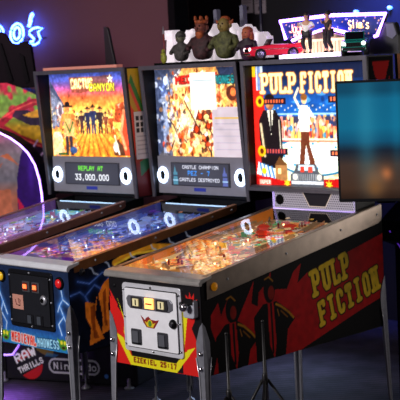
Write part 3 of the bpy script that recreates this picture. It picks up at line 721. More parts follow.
def machine3():
    root = empty('pinball_machine', (0, 0, 0))
    tag(root, 'nearest black pinball machine with silver coin door and red and black side', 'pinball machine', 'pinball machines in a row')
    cabinet(root, brown_steel, mat('tan_steel_lockbar', '#b8b4b0', .30, .55, noise=.1), legsteel, 1.275, 1.186, .09, mat('amber_glow_liner', '#c87830', .3, emit='#e08030', es=.35))
    s = side_m3().build('side_artwork', artmat('print_side3', 0, .6, .95, .06), on_side, root, side_mask)
    front_m3().build('front_artwork', artmat('print_front3', 0, .4), on_front, root)
    side_buttons(root, mat('amber_button', '#d08a18', .3, emit='#c07808', es=.25))
    silver = mat('silver_door', '#eef0f6', .42, .08, noise=.04)
    cd = coin_door(root, .092, .452, .664, .966, mat('silver_door_frame', '#d8dae2', .35, .3, noise=.06), silver, None, None, True)
    # coin entry block: chamfered dark plate with two coin entries and a lit button
    h = MB(); h.prism([(.140, .915), (.128, .900), (.135, .872), (.150, .858), (.385, .858), (.410, .872), (.410, .900), (.395, .915)], 1, -.022, -.016)
    ho = h.build('coin_entry_plate', mat('grey_entry_plate', '#7c7d86', .4, .6), cd, bevel=.002)
    for x in (.195, .350):
        q = MB(); q.prism([(x-.034, .862), (x+.030, .862), (x+.036, .880), (x+.030, .911), (x-.034, .911)], 1, -.026, -.021); e_ = q.build('coin_entry', mat('dark_entry', '#26242a', .4), cd)
        q = MB(); q.box((x-.020, -.030, .872), (x+.016, -.0255, .904)); q.build('entry_label', mat('cream_label', '#d8d0a8', .5, emit='#e8d890', es=.25), cd)
        q = MB(); q.box((x-.003, -.032, .876), (x+.002, -.0295, .900)); q.build('coin_slot', deepblack, cd)
    q = MB(); q.box((.248, -.028, .866), (.300, -.021, .912)); q.build('lit_button', mat('orange_lit_button', '#ffd090', .4, emit='#ffac4c', es=1.7), cd)
    q = MB(); q.box((.255, -.0295, .884), (.293, -.0275, .890)); q.build('button_print', mat('red_print', '#b03018', .5), cd)
    # winged emblem
    q = MB(); q.m = 0; q.prism([(.210, .832), (.236, .812), (.242, .822), (.258, .830), (.272, .818), (.300, .816), (.322, .820), (.300, .792), (.290, .780), (.245, .782), (.228, .800)], 1, -.0185, -.0165)
    q.m = 1; q.prism([(.236, .808), (.250, .786), (.285, .784), (.300, .806), (.284, .800), (.280, .812), (.268, .818), (.256, .812), (.250, .802)], 1, -.0195, -.0184)
    q.m = 2; q.prism([(.262, .812), (.257, .800), (.262, .788), (.274, .788), (.278, .800), (.273, .812)], 1, -.0205, -.0194)
    q.build('emblem', [mat('emblem_red', '#8c1c14', .5), mat('emblem_yellow', '#e0c41c', .5), mat('emblem_green', '#4c8c28', .5)], cd)
    # lock, return slots
    q = MB(); q.lathe([(.021, 0), (.021, -.006), (.017, -.010), (.013, -.016), (.001, -.017)], (.408, -.016, .812), 'y', 20); lk = q.build('door_lock', blackm, cd)
    q = MB(); q.lathe([(.009, 0), (.009, -.003), (.001, -.0035)], (.408, -.033, .812), 'y', 12); q.build('key_barrel', chrome, lk)
    for x in (.178, .340):
        q = MB(); q.prism(round_rect(x-.032, x+.032, .698, .768, .006), 1, -.020, -.016); f_ = q.build('return_bezel', mat('dark_bezel', '#33343a', .35), cd)
        q = MB(); q.box((x-.022, -.0235, .708), (x+.014, -.0195, .758)); q.build('return_flap', mat('flap_grey', '#63666e', .35, .3), cd)
        q = MB(); q.box((x-.026, -.0225, .702), (x+.026, -.0195, .709)); q.build('flap_edge', deepblack, cd)
    # launcher at the right of the door
    q = MB(); q.prism(round_rect(.480, .545, .850, .925, .010), 1, -.030, -.002); lo = q.build('ball_launcher', mat('pale_launcher', '#c4c8d4', .35, .3), root, bevel=.004)
    q = MB(); q.lathe([(.010, 0), (.013, -.012), (.017, -.020), (.017, -.034), (.012, -.040), (.001, -.041)], (.512, -.030, .900), 'y', 16); q.build('launch_knob', chrome, lo)
    q = MB(); q.tube([(.455, -.012, .895), (.465, -.025, .908), (.490, -.036, .906)], .008, 8); q.build('launch_handle', blackm, lo)
    q = MB(); q.box((.486, -.034, .908), (.540, -.028, .934)); q.build('launch_cap', black, lo)
    q = MB(); q.lathe([(.008, 0), (.008, -.004), (.001, -.006)], (.035, -.002, .945), 'y', 12); q.build('start_button', blackm, root)
    # playfield
    warm = [['#ffdf9a', '#ffbf60', '#e8762c', '#fff0c8', '#c84c20', '#f8a040', '#7c4a28', '#5a2c14', '#a84818', '#ffe8b0', '#ffd070', '#b43018'], ['#ffd890', '#f09848', '#d83c28', '#f8e8c8', '#a86838', '#ffb858', '#8c2c1c', '#4c2418', '#d82c20', '#fff0d0', '#e0d8d0', '#6c3820', '#c8e0a0'], ['#e84830', '#f8d8a0', '#2a9a58', '#d0a060', '#f0e8e0', '#b84030', '#5878a8'], ['#8c6840', '#c8a070', '#e87838', '#a8a0a0', '#40a060', '#d8c8a0', '#704830']]
    pa = pf_art('#d89048', warm, 1100, 31, [(.02, '#d88838'), (.4, '#e8a458'), (.8, '#b47c50'), (1.1, '#70543c')])
    pa.rect(.30, .46, .60, .74, '#1c8c54'); pa.rect(.315, .445, .708, .722, '#f0f4e0')
    for j in range(9): pa.ell(.325+.05*(j % 3), .62+.03*(j//3), .014, .011, '#7ce89c')
    pa.rect(.30, .46, .745, .80, '#d82c24'); pa.rect(.315, .445, .765, .780, '#fff0dc')
    pa.poly([(.33, .95), (.40, 1.04), (.47, .95)], '#c040a0'); pa.ell(.40, .96, .05, .03, '#e8b030')
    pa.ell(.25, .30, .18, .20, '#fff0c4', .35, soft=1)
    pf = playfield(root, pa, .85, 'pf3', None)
    pl = [mat('warm_plastic_cream', '#f4d8a0', .4, emit='#ffd898', es=.45), mat('warm_plastic_red', '#d83020', .35, emit='#e84020', es=.35), mat('warm_plastic_orange', '#f09030', .35, emit='#ff9030', es=.35), mat('green_plastic', '#2a9048', .35, emit='#30b050', es=.25), mat('pale_plastic', '#e0dcd8', .35, emit='#ffe8d0', es=.25), mat('yellow_plastic', '#e8c028', .35, emit='#ffd040', es=.3)]
    pf_toys(pf, 4, pl, mat('red_rubber', '#a02018', .5), mat('smoke_ramp', '#c8b090', .15, emit='#ffd090', es=.08), mat('warm_bulb', '#fff0d0', .3, emit='#ffd89c', es=4.), n_post=60, n_pl=44)
    apron(pf, mat('orange_apron', '#c08048', .45, emit='#e8a050', es=.45))
    # head
    x0, x1 = .28-.387, .28+.387
    bb = backbox_body(root, x0, x1, 1.07, 1.055, 1.250, 1.898, 1.268, 1.12, grey_frame, black)
    art_m3().build('translite', artmat('print_tl_m3', 1.12, .3), lambda U, V: (U, 1.12+0*U, V), bb)
    q = MB(); q.add([(x0+.02, 1.114, 1.27), (x1-.02, 1.114, 1.27), (x1-.02, 1.114, 1.87), (x0+.02, 1.114, 1.87)], [(0, 1, 2, 3)]); q.build('translite_glass', GLASS, bb)
    q = MB(); q.prism([(1.062, 1.250), (1.062, 1.266), (1.078, 1.276), (1.125, 1.276), (1.125, 1.250)], 0, x0+.018, x1-.018); q.build('lower_rail', grey_frame, bb)
    ra = Art(1.075, 1.262, 1.26, 1.89, .006, '#0c0b0e'); ra.poly([(1.10, 1.868), (1.235, 1.868), (1.17, 1.72), (1.14, 1.78), (1.12, 1.80)], '#b01c1c'); ra.poly([(1.235, 1.80), (1.262, 1.60), (1.10, 1.40), (1.12, 1.62)], '#a01818')
    ra.build('backbox_side_print', artmat('print_bbside3', 0, .7, .9, .03), lambda U, V: (x1+.0012+0*U, U, V), bb)
    # neck with perforated speaker panel and violet edge light
    q = MB(); q.box((.022, 1.112, 1.150), (.538, 1.262, 1.249)); nk = q.build('speaker_neck', black, root)
    ga = Art(.026, .534, 1.158, 1.245, .0022, '#9a96a2')
    for i in range(46):
        for j in range(8): ga.ell(.031+.0112*i+(.0056 if j % 2 else 0), 1.163+.011*j, .0034, .0034, '#3c3a44')
    ga.poly([(.215, 1.245), (.255, 1.178), (.355, 1.178), (.395, 1.245)], '#1a181e'); ga.line([(.215, 1.245), (.255, 1.178), (.355, 1.178), (.395, 1.245)], .004, '#c8b8a8')
    ga.rect(.026, .534, 1.158, 1.164, '#c8b4f0'); ga.rect(.026, .034, 1.158, 1.245, '#b8a4e8')
    ga.build('speaker_grille', artmat('print_grille', .6, .35), lambda U, V: (U, 1.1105+0*U, V), nk)
    q = MB(); q.lathe([(.026, 0), (.024, -.004), (.012, .001), (.001, .002)], (.068, 1.109, 1.205), 'y', 20); q.build('speaker_cone', deepblack, nk)
    q = MB(); q.tube([(.028, 1.104, 1.243), (.028, 1.104, 1.160), (.532, 1.104, 1.160), (.532, 1.104, 1.243)], .002, 6); q.build('edge_light', mat('violet_led', '#ffffff', emit='#b49cff', es=.9), nk)
    return root

def machine2():
    root = empty('pinball_machine', (-.8205, -.0034, 0), -.0176)
    tag(root, 'middle pinball machine with dark coin door and blue lightning on its front', 'pinball machine', 'pinball machines in a row')
    cabinet(root, orange_steel, white_steel, legsteel, 1.135, 1.170, .040, mat('blue_glow_liner', '#40407c', .3, emit='#5058b8', es=.22))
    side_m2().build('side_artwork', artmat('print_side2', .30, .6, 1., .08), on_side, root, side_mask)  # print emits a little, making up for the weak light on this side
    front_m2().build('front_artwork', artmat('print_front2', 0, .4), on_front, root)
    side_buttons(root, mat('dark_button', '#1a1a20', .3))
    dk = mat('black_door', '#23252c', .42, .4, noise=.1); cd = coin_door(root, .115, .448, .690, .968, mat('black_door_frame', '#191a20', .4, .5), dk, None, None, False)
    for x in (.262, .335):
        q = MB(); q.prism(round_rect(x-.028, x+.028, .868, .918, .004), 1, -.021, -.016); q.build('entry_bezel', mat('worn_metal_bezel', '#6c6e74', .4, .7), cd)
        q = MB(); q.box((x-.020, -.024, .874), (x+.014, -.0205, .912)); q.build('coin_entry', mat('dim_red_entry', '#5c1c12', .4), cd)
        q = MB(); q.box((x-.016, -.027, .884), (x+.010, -.0235, .904)); q.build('lit_button', mat('orange_lit_small', '#ff9050', .4, emit='#ff6a38', es=1.5), cd)
    q = MB(); q.box((.150, -.0185, .778), (.232, -.0165, .848)); st = q.build('price_sticker', mat('pink_sticker', '#c08878', .6), cd)
    q = MB(); q.tube([(.170, -.019, .825), (.180, -.019, .800), (.205, -.019, .795), (.210, -.019, .825), (.195, -.019, .83), (.20, -.019, .81)], .0025, 5); q.build('sticker_print', mat('sticker_ink', '#6c2c28', .6), st)
    q = MB(); q.lathe([(.024, 0), (.024, -.006), (.017, -.012), (.001, -.013)], (.390, -.016, .838), 'y', 20); lk = q.build('door_lock', steel, cd)
    q = MB(); q.lathe([(.010, 0), (.010, -.004), (.001, -.0045)], (.390, -.029, .838), 'y', 12); q.build('key_barrel', deepblack, lk)
    for x in (.278, .350):
        q = MB(); q.prism(round_rect(x-.026, x+.026, .712, .762, .004), 1, -.020, -.016); q.build('return_bezel', mat('dark_bezel2', '#14151a', .35), cd)
        q = MB(); q.box((x-.016, -.0235, .718), (x+.012, -.0195, .756)); q.build('return_flap', mat('flap_blue_grey', '#4c525c', .35, .3), cd)
    for (x, c, e_) in ((.497, '#c01c20', '#d01418'), (.055, '#d8b424', '#d89a14')):
        q = MB(); q.lathe([(.030, 0), (.030, -.006), (.024, -.010), (.022, -.010)], (x, -.002, .925), 'y', 24); r_ = q.build('button_bezel', deepblack, root)
        q = MB(); q.lathe([(.021, 0), (.021, -.004), (.014, -.010), (.001, -.012)], (x, -.010, .925), 'y', 24); q.build('start_button', mat('button_'+c[1:], c, .3, emit=e_, es=.35), r_)
    cool = [['#5048c8', '#f08840', '#ff9c50', '#8048d0', '#ffd8a8', '#30306c', '#e86ad0'], ['#4858c8', '#a8b8f0', '#f08c40', '#ffc078', '#28305c', '#7078c8', '#602c80'], ['#8898e0', '#2c3870', '#c8d8ff', '#485ca8', '#b07040', '#181c3c'], ['#7890e8', '#1c244c', '#c0d8ff', '#4060b8', '#202840', '#60a8d8']]
    pa = pf_art('#404890', cool, 1000, 12, [(.02, '#8038b0'), (.12, '#5a3ca0'), (.30, '#a86060'), (.42, '#6a5c9c'), (.8, '#4454a4'), (1.1, '#384c94')])
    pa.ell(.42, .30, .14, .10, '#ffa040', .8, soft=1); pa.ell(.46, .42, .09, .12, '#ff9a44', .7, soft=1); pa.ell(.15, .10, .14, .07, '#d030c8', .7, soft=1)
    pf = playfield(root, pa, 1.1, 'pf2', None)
    pl = [mat('cool_plastic_blue', '#5064c0', .3, emit='#5070e0', es=.3), mat('cool_plastic_white', '#c8d4f8', .3, emit='#a8c0ff', es=.35), mat('plastic_violet', '#7038b0', .35, emit='#8040d0', es=.3), mat('plastic_orange2', '#e87c30', .35, emit='#ff8830', es=.35), mat('dark_plastic', '#20243c', .25), mat('dark_plastic_b', '#2a2034', .25)]
    pf_toys(pf, 9, pl, mat('white_rubber', '#d0d4e0', .5), mat('clear_ramp_blue', '#90a0e0', .1, emit='#7090ff', es=.12), mat('cool_bulb', '#e8f0ff', .3, emit='#b4ccff', es=3.), n_post=44, n_pl=34)
    apron(pf, mat('violet_apron', '#5c2c88', .35, emit='#8030c0', es=.35))
    # castle on the playfield
    b = MB()
    for (x, y, r, h) in ((.20, .95, .022, .040), (.33, .95, .022, .040)): b.lathe([(r, 0), (r, h*.8), (r*1.2, h*.82), (r*1.2, h), (.001, h)], (x, y, pz(y)), seg=12)
    b.box((.20, .945, pz(.95)), (.33, .96, pz(.95)+.030)); b.build('toy_castle', mat('castle_toy_grey', '#8090b8', .5, emit='#6080c0', es=.15), pf)
    dm = msg_art([('CASTLE CHAMPION', .135, 1.338, .27, .019, '#d8dce8'), ('PEZ - 7', .175, 1.303, .165, .025, '#3c90f0'), ('CASTLES DESTROYED', .110, 1.270, .30, .019, '#d8dce8')])
    for x, c in ((.080, '#4c8ca4'), (.452, '#5a68b0')):
        dm.poly([(x-.018, 1.252), (x-.016, 1.32), (x-.012, 1.32), (x-.004, 1.355), (x+.006, 1.32), (x+.014, 1.32), (x+.018, 1.252)], c, .8); dm.line([(x-.018, 1.30), (x+.018, 1.30)], .006, '#2c3448'); dm.line([(x-.018, 1.275), (x+.018, 1.275)], .006, '#9ac0d8')
    classic_head(root, 'm2', art_m2(), 1.15, (-.022, .560), None, dm)
    return root

def machine1():
    root = empty('pinball_machine', (-1.484, -.1402, 0), .0399)
    tag(root, 'farthest left pinball machine with sunset desert artwork and green score message on its grey panel', 'pinball machine', 'pinball machines in a row')
    cabinet(root, mat('violet_bronze_armor', '#986c60', .35, .55, noise=.15, nscale=14), white_steel, legsteel, 1.135, 1.170, .040, mat('violet_glow_liner', '#64406c', .3, emit='#9058b0', es=.25))
    side_buttons(root, mat('red_button_side', '#a01818', .3))
    cd = coin_door(root, .115, .448, .690, .968, MATS['black_door_frame'], MATS['black_door'], None, None, False)
    q = MB(); q.lathe([(.022, 0), (.022, -.006), (.015, -.012), (.001, -.013)], (.390, -.016, .838), 'y', 20); q.build('door_lock', steel, cd)
    cool = [['#c060c8', '#f0a0b8', '#ffc890', '#9050c8', '#f8e0d0', '#e88060'], ['#b060c0', '#d8a8e0', '#f0b080', '#a03c50', '#e8d0f0', '#6c48a0', '#e8c0b0'], ['#a8b8e8', '#6070b8', '#c85c70', '#e0d8f0', '#5c3c30', '#c8b0e0'], ['#50b0c8', '#e8f4ff', '#90d048', '#3c6cb0', '#e8e040', '#c07850', '#284880']]
    pa = pf_art('#8060a0', cool, 900, 21, [(.02, '#c868a0'), (.35, '#b070b8'), (.75, '#8c7cb8'), (1.0, '#4898b8'), (1.1, '#58b8d8')])
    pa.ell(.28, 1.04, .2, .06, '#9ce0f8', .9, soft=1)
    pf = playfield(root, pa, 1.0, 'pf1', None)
    pl = [mat('plastic_rose', '#d080b0', .3, emit='#e080c0', es=.3), MATS['cool_plastic_white'], MATS['plastic_violet'], mat('plastic_teal', '#40a0b0', .3, emit='#40c0d0', es=.3), mat('plastic_lime', '#90c838', .3, emit='#a0e040', es=.3), mat('plastic_brown', '#6c3c24', .3)]
    pf_toys(pf, 15, pl, MATS['white_rubber'], mat('clear_ramp_rose', '#d0b0e0', .1, emit='#d090e0', es=.12), MATS['cool_bulb'], n_post=30, n_pl=20)
    apron(pf, mat('pink_apron', '#b05890', .35, emit='#c060a0', es=.25))
    dm = msg_art([('REPLAY AT', .158, 1.325, .20, .027, '#70e840'), ('33,000,000', .128, 1.270, .275, .036, '#e4e8ee')])
    bb = classic_head(root, 'm1', art_m1(), 1.12, (-.022, .535), None, dm)
    # printed right flank and instruction card
    ra = Art(1.165, 1.395, 1.19, 1.89, .005, '#b08c18')
    ra.grad([(1.19, '#5c1418'), (1.30, '#74161c'), (1.42, '#8c3018'), (1.60, '#a8801c'), (1.89, '#c8a41c')])
    ra.poly([(1.12, 1.75), (1.19, 1.66), (1.23, 1.50), (1.26, 1.42), (1.12, 1.42)], '#c83018'); ra.poly([(1.16, 1.80), (1.22, 1.66), (1.27, 1.52), (1.30, 1.60), (1.24, 1.74), (1.19, 1.86)], '#2f7a2c'); ra.line([(1.17, 1.80), (1.24, 1.64), (1.28, 1.50)], .022, '#d4442c')
    ra.poly([(1.20, 1.30), (1.30, 1.36), (1.30, 1.42), (1.20, 1.38)], '#2c6a44')
    bx1 = .28+.362
    def lean_mask(U, V): return U > 1.155-.0822*(V-1.182)+.012
    ra2 = ra
    ra.U0 = 0
    ra.build('backbox_side_print', artmat('print_bbside1', 0.02, .4), lambda U, V: (bx1+.0012+0*U, U-.06*(V-1.19), V), bb)
    ca = Art(1.150, 1.262, 1.395, 1.655, .0035, '#c8c4c4')
    for i in range(3):
        for j in range(3): ca.rect(1.164+.032*i, 1.186+.032*i, 1.540+.034*j, 1.564+.034*j, '#1c1c24')
    for k in range(5): ca.line([(1.165, 1.52-.024*k), (1.245, 1.52-.024*k)], .004, '#88868c')
    cdm = ca.build('instruction_card', artmat('print_card', 0.0, .6), lambda U, V: (bx1+.0035+0*U, U-.02*(V-1.4)+.01, V), bb)
    return root
m3 = machine3(); m2 = machine2(); m1 = machine1()

def on_machine2(p):
    c, s = math.cos(-.0176), math.sin(-.0176); return (-.8205+c*p[0]-s*p[1], -.0034+s*p[0]+c*p[1], p[2])

# ------------------------------------------------------------------ paper sheets taped inside the middle backbox
def paper(name, x0, x1, z0, z1, bg, rows, label, em):
    root_loc = on_machine2((x0, 1.186, z0)); a = Art(0, x1-x0, 0, z1-z0, .004, bg)
    for (u0, u1, v, c, t) in rows: a.line([(u0, v), (u1, v)], t, c)
    a.noise(.03, .03)
    o = a.build(name, artmat('print_'+name+str(round(x0, 2)), em, .6), lambda U, V: (U, 0*U, V)); o.location = root_loc; o.rotation_euler = (0, 0, -.0176)
    tag(o, label, 'paper sheet', 'paper sheets taped in the middle backbox'); return o
paper('paper_sheet', .215, .405, 1.655, 1.852, '#fff4e2', [(.02, .17, .155, '#9cc0d0', .006), (.03, .15, .135, '#d8e0d8', .005)], 'glowing white paper sheet taped high over the middle machine artwork', .80)
paper('paper_sheet', .370, .610, 1.405, 1.668, '#c8bcc4', [(.02, .20, .205, '#d8b040', .008), (.02, .20, .175, '#a8a0b0', .004), (.02, .20, .145, '#a8a0b0', .004), (.02, .20, .11, '#b0a8b8', .004), (.02, .20, .075, '#b0a8b8', .004), (.02, .20, .04, '#b0a8b8', .004)], 'lilac grey typed paper sheet over the lower right of the middle machine artwork', .72)

# ------------------------------------------------------------------ figures grown from joint chains
def skin(name, joints, edges, m, parent=None, sub=2):
    me = bpy.data.meshes.new(name); me.from_pydata([j[:3] for j in joints], edges, [])
    me.materials.append(m)
    o = bpy.data.objects.new(name, me); COL.objects.link(o)
    if parent is not None: o.parent = parent
    sk = o.modifiers.new('skin', 'SKIN'); sk.use_smooth_shade = True
    if not me.skin_vertices: me.skin_vertices.new()
    for i, j in enumerate(joints):
        r = j[3]; me.skin_vertices[0].data[i].radius = (r, r) if not isinstance(r, tuple) else r
        me.skin_vertices[0].data[i].use_root = (i == 0)
    s = o.modifiers.new('sub', 'SUBSURF'); s.levels = sub; s.render_levels = sub
    return o
def dancer(loc, rz, skinm, topm, legm, hairm, pose, label):
    r = empty('figurine', loc, rz); tag(r, label, 'figurine')
    if pose == 0:
        arms = [(-.026, -.002, .146, .0055), (-.040, -.016, .130, .0045), (-.030, -.030, .150, .004), (.026, 0, .146, .0055), (.044, -.010, .128, .0045), (.030, -.028, .120, .004)]
        legs = [(-.014, 0, .094, .012), (-.018, -.014, .052, .009), (-.012, .0, .010, .006), (.014, 0, .094, .012), (.020, -.010, .052, .009), (.014, .006, .010, .006)]
    else:
        arms = [(-.026, .0, .148, .0065), (-.046, -.006, .140, .0055), (-.034, -.022, .158, .004), (.026, 0, .148, .0065), (.042, -.006, .126, .0055), (.040, -.018, .104, .004)]
        legs = [(-.014, 0, .094, .012), (-.004, -.018, .054, .009), (-.016, .0, .010, .006), (.014, 0, .094, .012), (.028, -.014, .056, .009), (.032, .004, .010, .006)]
    J = [(0, 0, .096, .018), (0, 0, .120, .016), (0, 0, .145, .019), (0, 0, .160, .008), (0, -.003, .178, .0125), (0, -.002, .188, .010)]+arms+legs
    E_ = [(0, 1), (1, 2), (2, 3), (3, 4), (4, 5), (2, 6), (6, 7), (7, 8), (2, 9), (9, 10), (10, 11), (0, 12), (12, 13), (13, 14), (0, 15), (15, 16), (16, 17)]
    skin('body', J, E_, skinm, r)
    grow = lambda q, k: [(a[0], a[1], a[2], a[3]+k) for a in q]
    T = grow([J[0], J[1], J[2], arms[0], arms[1], arms[3], arms[4]], .0022)
    T[0] = (0, 0, .088, .021)
    skin('shirt' if pose == 0 else 'jacket', T, [(0, 1), (1, 2), (2, 3), (3, 4), (2, 5), (5, 6)], topm, r)
    K = grow([J[0]]+legs, .0022); K[3] = (K[3][0], K[3][1], .016, .0085); K[6] = (K[6][0], K[6][1], .016, .0085)
    skin('trousers', K, [(0, 1), (1, 2), (2, 3), (0, 4), (4, 5), (5, 6)], legm, r)
    h = MB(); h.ell((0, .002, .186), (.0145, .0150, .0135), 12, 8)
    if pose == 0: h.ell((0, .006, .174), (.0165, .009, .017), 12, 8)
    h.build('hair', hairm, r)
    for i in (2, 5):
        s = MB(); s.ell((legs[i][0], legs[i][1]-.006, .005), (.0065, .014, .005), 10, 6); s.build('shoe', deepblack, r)
    n = MB(); n.ell((0, -.0165, .178), (.002, .0035, .003), 8, 6); n.build('nose', skinm, r)
    return r
ZT = 1.900
skin_m = mat('figurine_skin', '#d8a080', .5); dark_hair = mat('dark_hair', '#1c1416', .6)
dancer((.262, 1.135, ZT+.022), R(15), skin_m, mat('white_cloth', '#f4f0ea', .6, emit='#ffffff', es=.15), mat('dark_trousers', '#1c181c', .6), dark_hair, 0, 'small dancing figurine in a white top on the neon sign base')
dancer((.392, 1.135, ZT+.022), R(-25), skin_m, mat('dark_jacket', '#3a2c2e', .6), mat('brown_trousers', '#2c2426', .6), dark_hair, 1, 'small dancing figurine in a dark suit on the neon sign base')

# ------------------------------------------------------------------ diner sign topper on the nearest machine
def tube_path(pts, n=1): return pts
def diner_sign():
    r = empty('neon_diner_sign', (-.048, 1.240, ZT)); tag(r, 'toy diner sign with violet neon outline and dark blue starry wings on nearest machine', 'sign')
    lx = mat('base_light', '#ffffff', .4, emit='#e2c8ff', es=3.2)
    b = MB(); b.prism(round_rect(.165, .550, -.150, .030, .02), 2, 0, .018); b.build('base', black, r)
    b = MB(); b.prism(round_rect(.170, .545, -.155, -.146, .003), 2, .002, .019); b.build('base_light', lx, r)
    b = MB(); b.prism(round_rect(.172, .543, -.144, .026, .015), 2, .018, .0215); b.build('stage', mat('lit_stage', '#f4e8ff', .4, emit='#d8b8ff', es=.9), r)
    # starry wing panels
    out = [(.065, .189), (.387, .200), (.709, .188), (.655, .088), (.500, .090), (.365, .140), (.130, .092), (.098, .096)]
    w = Art(.055, .715, .08, .21, .0028, '#16204c'); w.ell(.38, .15, .4, .06, '#2440a0', .6, soft=1)
    rs = random.Random(2)
    for k in range(60): w.ell(rs.uniform(.08, .7), rs.uniform(.10, .195), .0036, .0036, rs.choice(['#f0b070', '#e89078', '#d8c0f0', '#f0d8a0']))
    def msk(U, V):
        ins = np.zeros(U.shape, bool); n = len(out)
        for i in range(n):
            (x1, y1), (x2, y2) = out[i], out[(i+1) % n]
            if y1 == y2: continue
            ins ^= ((y1 > V) != (y2 > V)) & (U < (x2-x1)*(V-y1)/(y2-y1)+x1)
        return ins
    w.build('wing_panel', artmat('print_wing', .8, .4), lambda U, V: (U, .0+0*U, V), r, msk)
    b = MB(); b.prism(out, 1, .002, .018); b.build('wing_back', black, r)
    neon = mat('violet_neon', '#ffffff', emit='#a070ff', es=9.)
    b = MB(); b.tube([(x, -.010, z) for x, z in [(.098, .098), (.065, .189), (.387, .200), (.709, .188), (.655, .088), (.640, .086)]], .0085, 8); b.build('neon_tube', neon, r)
    b = MB(); b.tube([(x, -.012, z) for x, z in [(.140, .090), (.200, .104), (.365, .140), (.500, .106)]], .0085, 8); b.build('neon_tube', neon, r)
    # yellow script on the right wing
    nm = mat('amber_neon', '#ffffff', emit='#ffb84c', es=4.5)
    ox, oz, cw = .490, .128, .019
    for i, ch in enumerate("Slim's"):
        for pl in GLYPH.get(ch, []):
            if len(pl) < 2: continue
            b = MB(); b.tube([(ox+i*cw*1.08+gx/4*cw*.8, -.008, oz+gy/6*.040+.003*math.sin(i)) for gx, gy in pl], .0024, 6); b.build('script_tube', nm, r)
    nm2 = mat('coral_neon', '#ffffff', emit='#ff7a50', es=4.5)
    for i, ch in enumerate("Jack"):
        for pl in GLYPH.get(ch, []):
            if len(pl) < 2: continue
            b = MB(); b.tube([(.125+i*.022+gx/4*.016, -.008, .130+gy/6*.040) for gx, gy in pl], .0024, 6); b.build('script_tube', nm2, r)
    for i, ch in enumerate("Rabbit"):
        for pl in GLYPH.get(ch, []):
            if len(pl) < 2: continue
            b = MB(); b.tube([(.150+i*.017+gx/4*.012, -.008, .108+.002*i+gy/6*.022) for gx, gy in pl], .0018, 6); b.build('script_tube', nm2, r)
    # lit facade under the wings
    f = Art(.185, .500, .020, .090, .0022, '#f4d0a8')
    f.rect(.185, .5, .078, .090, '#ffe8c0')
    for k in range(14): f.rect(.192+.022*k, .197+.022*k, .020, .078, '#b8684c')
    f.build('diner_front', artmat('print_diner', 1.0, .4), lambda U, V: (U, -.020+0*U, V), r)
    b = MB(); b.box((.183, -.018, .018), (.502, .03, .092)); b.prism([(.170, .090), (.340, .125), (.515, .090)], 1, -.030, -.004); b.build('diner_building', mat('cream_building', '#d8b890', .5), r)
    # dark speaker housing at the right end
    b = MB(); b.prism([(.585, 0), (.765, 0), (.765, .085), (.745, .145), (.668, .150), (.640, .080), (.600, .07)], 1, .004, .036); hb = b.build('housing', mat('housing_black', '#101018', .5), r)
    b = MB(); b.prism([(.700, .140), (.742, .141), (.760, .090), (.735, .070), (.705, .085)], 1, -.001, .005); b.build('housing_plate', mat('grey_plate', '#6a6880', .5), hb)
    return r
diner_sign()

def toy_car(loc, rz, s, body_m, glassm, label, lamp, open_top):
    r = empty('toy_car', loc, rz); tag(r, label, 'toy car'); r.scale = (s if open_top else s*.66, s, s)
    # length along x (nose at -x), 1 unit = car length
    prof = [(-.50, .10), (-.51, .17), (-.49, .235), (-.30, .255), (-.12, .27), (.15, .275), (.34, .27), (.50, .30), (.52, .24), (.50, .12), (.42, .09), (-.42, .08)]
    b = MB()
    for ya, yb, k in ((-.20, .20, 1),): b.prism(prof, 1, ya, yb)
    bo = b.build('car_body', body_m, r, bevel=.02)
    if open_top:
        b = MB(); b.prism([(-.14, .27), (-.07, .38), (-.05, .38), (-.11, .27)], 1, -.17, .17); b.build('windscreen', glassm, r)
        b = MB(); b.box((-.05, -.15, .26), (.24, .15, .285)); b.build('seats', mat('white_seats', '#d8c8c0', .5), r)
    else:
        b = MB(); b.prism([(-.20, .26), (-.08, .40), (.22, .41), (.36, .27)], 1, -.165, .165); b.build('roof', body_m, r, bevel=.015)
        b = MB(); b.prism([(-.195, .272), (-.092, .39), (-.075, .39), (-.17, .272)], 1, -.150, .150); b.build('windscreen', glassm, r)
        b = MB(); b.prism([(-.08, .285), (-.03, .38), (.20, .385), (.29, .285)], 1, -.168, .168); b.build('side_windows', glassm, r)
    b = MB(); b.box((-.535, -.19, .095), (-.50, .19, .135)); b.box((-.52, -.13, .145), (-.50, .13, .215)); b.build('front_bumper', chrome, r, bevel=.006)
    b = MB()
    for k in range(7): b.box((-.526, -.115+.034*k, .15), (-.519, -.103+.034*k, .21))
    b.build('grille', deepblack, r)
    for y in (-.165, .165):
        b = MB(); b.lathe([(.036, 0), (.036, -.02), (.022, -.03), (.001, -.032)], (-.49, y, .20), 'x', 14); b.build('headlight', lamp, r)
    for x in (-.31, .31):
        for y in (-1, 1):
            b = MB(); b.lathe([(.060, 0), (.105, y*.005), (.108, y*.05), (.09, y*.062), (.07, y*.062)], (x, y*.150, .108), 'y', 18); wo = b.build('wheel', rubber, r)
            b = MB(); b.lathe([(.072, 0), (.05, y*.006), (.03, y*.002), (.001, y*.012)], (x, y*.212, .108), 'y', 16); b.build('hubcap', mat('hub_'+label[:5], '#b8b0e0' if open_top else '#606080', .25, .9), wo)
    b = MB()
    for y in (-1, 1): b.box((-.45, y*.203-.002, .19), (.47, y*.203+.002, .20))
    b.build('trim_strip', chrome, r)
    return r
darkglass = mat('dark_window', '#101018', .1)
toy_car((.055, 1.125, ZT), R(58), .27, mat('red_car_paint', '#e0203c', .25, .1, coat=.6, emit='#f01840', es=.30), darkglass, 'red open-top toy car parked left of the dancing figurines', mat('lit_lamp', '#ffffff', emit='#ffe8f0', es=1.6), True)
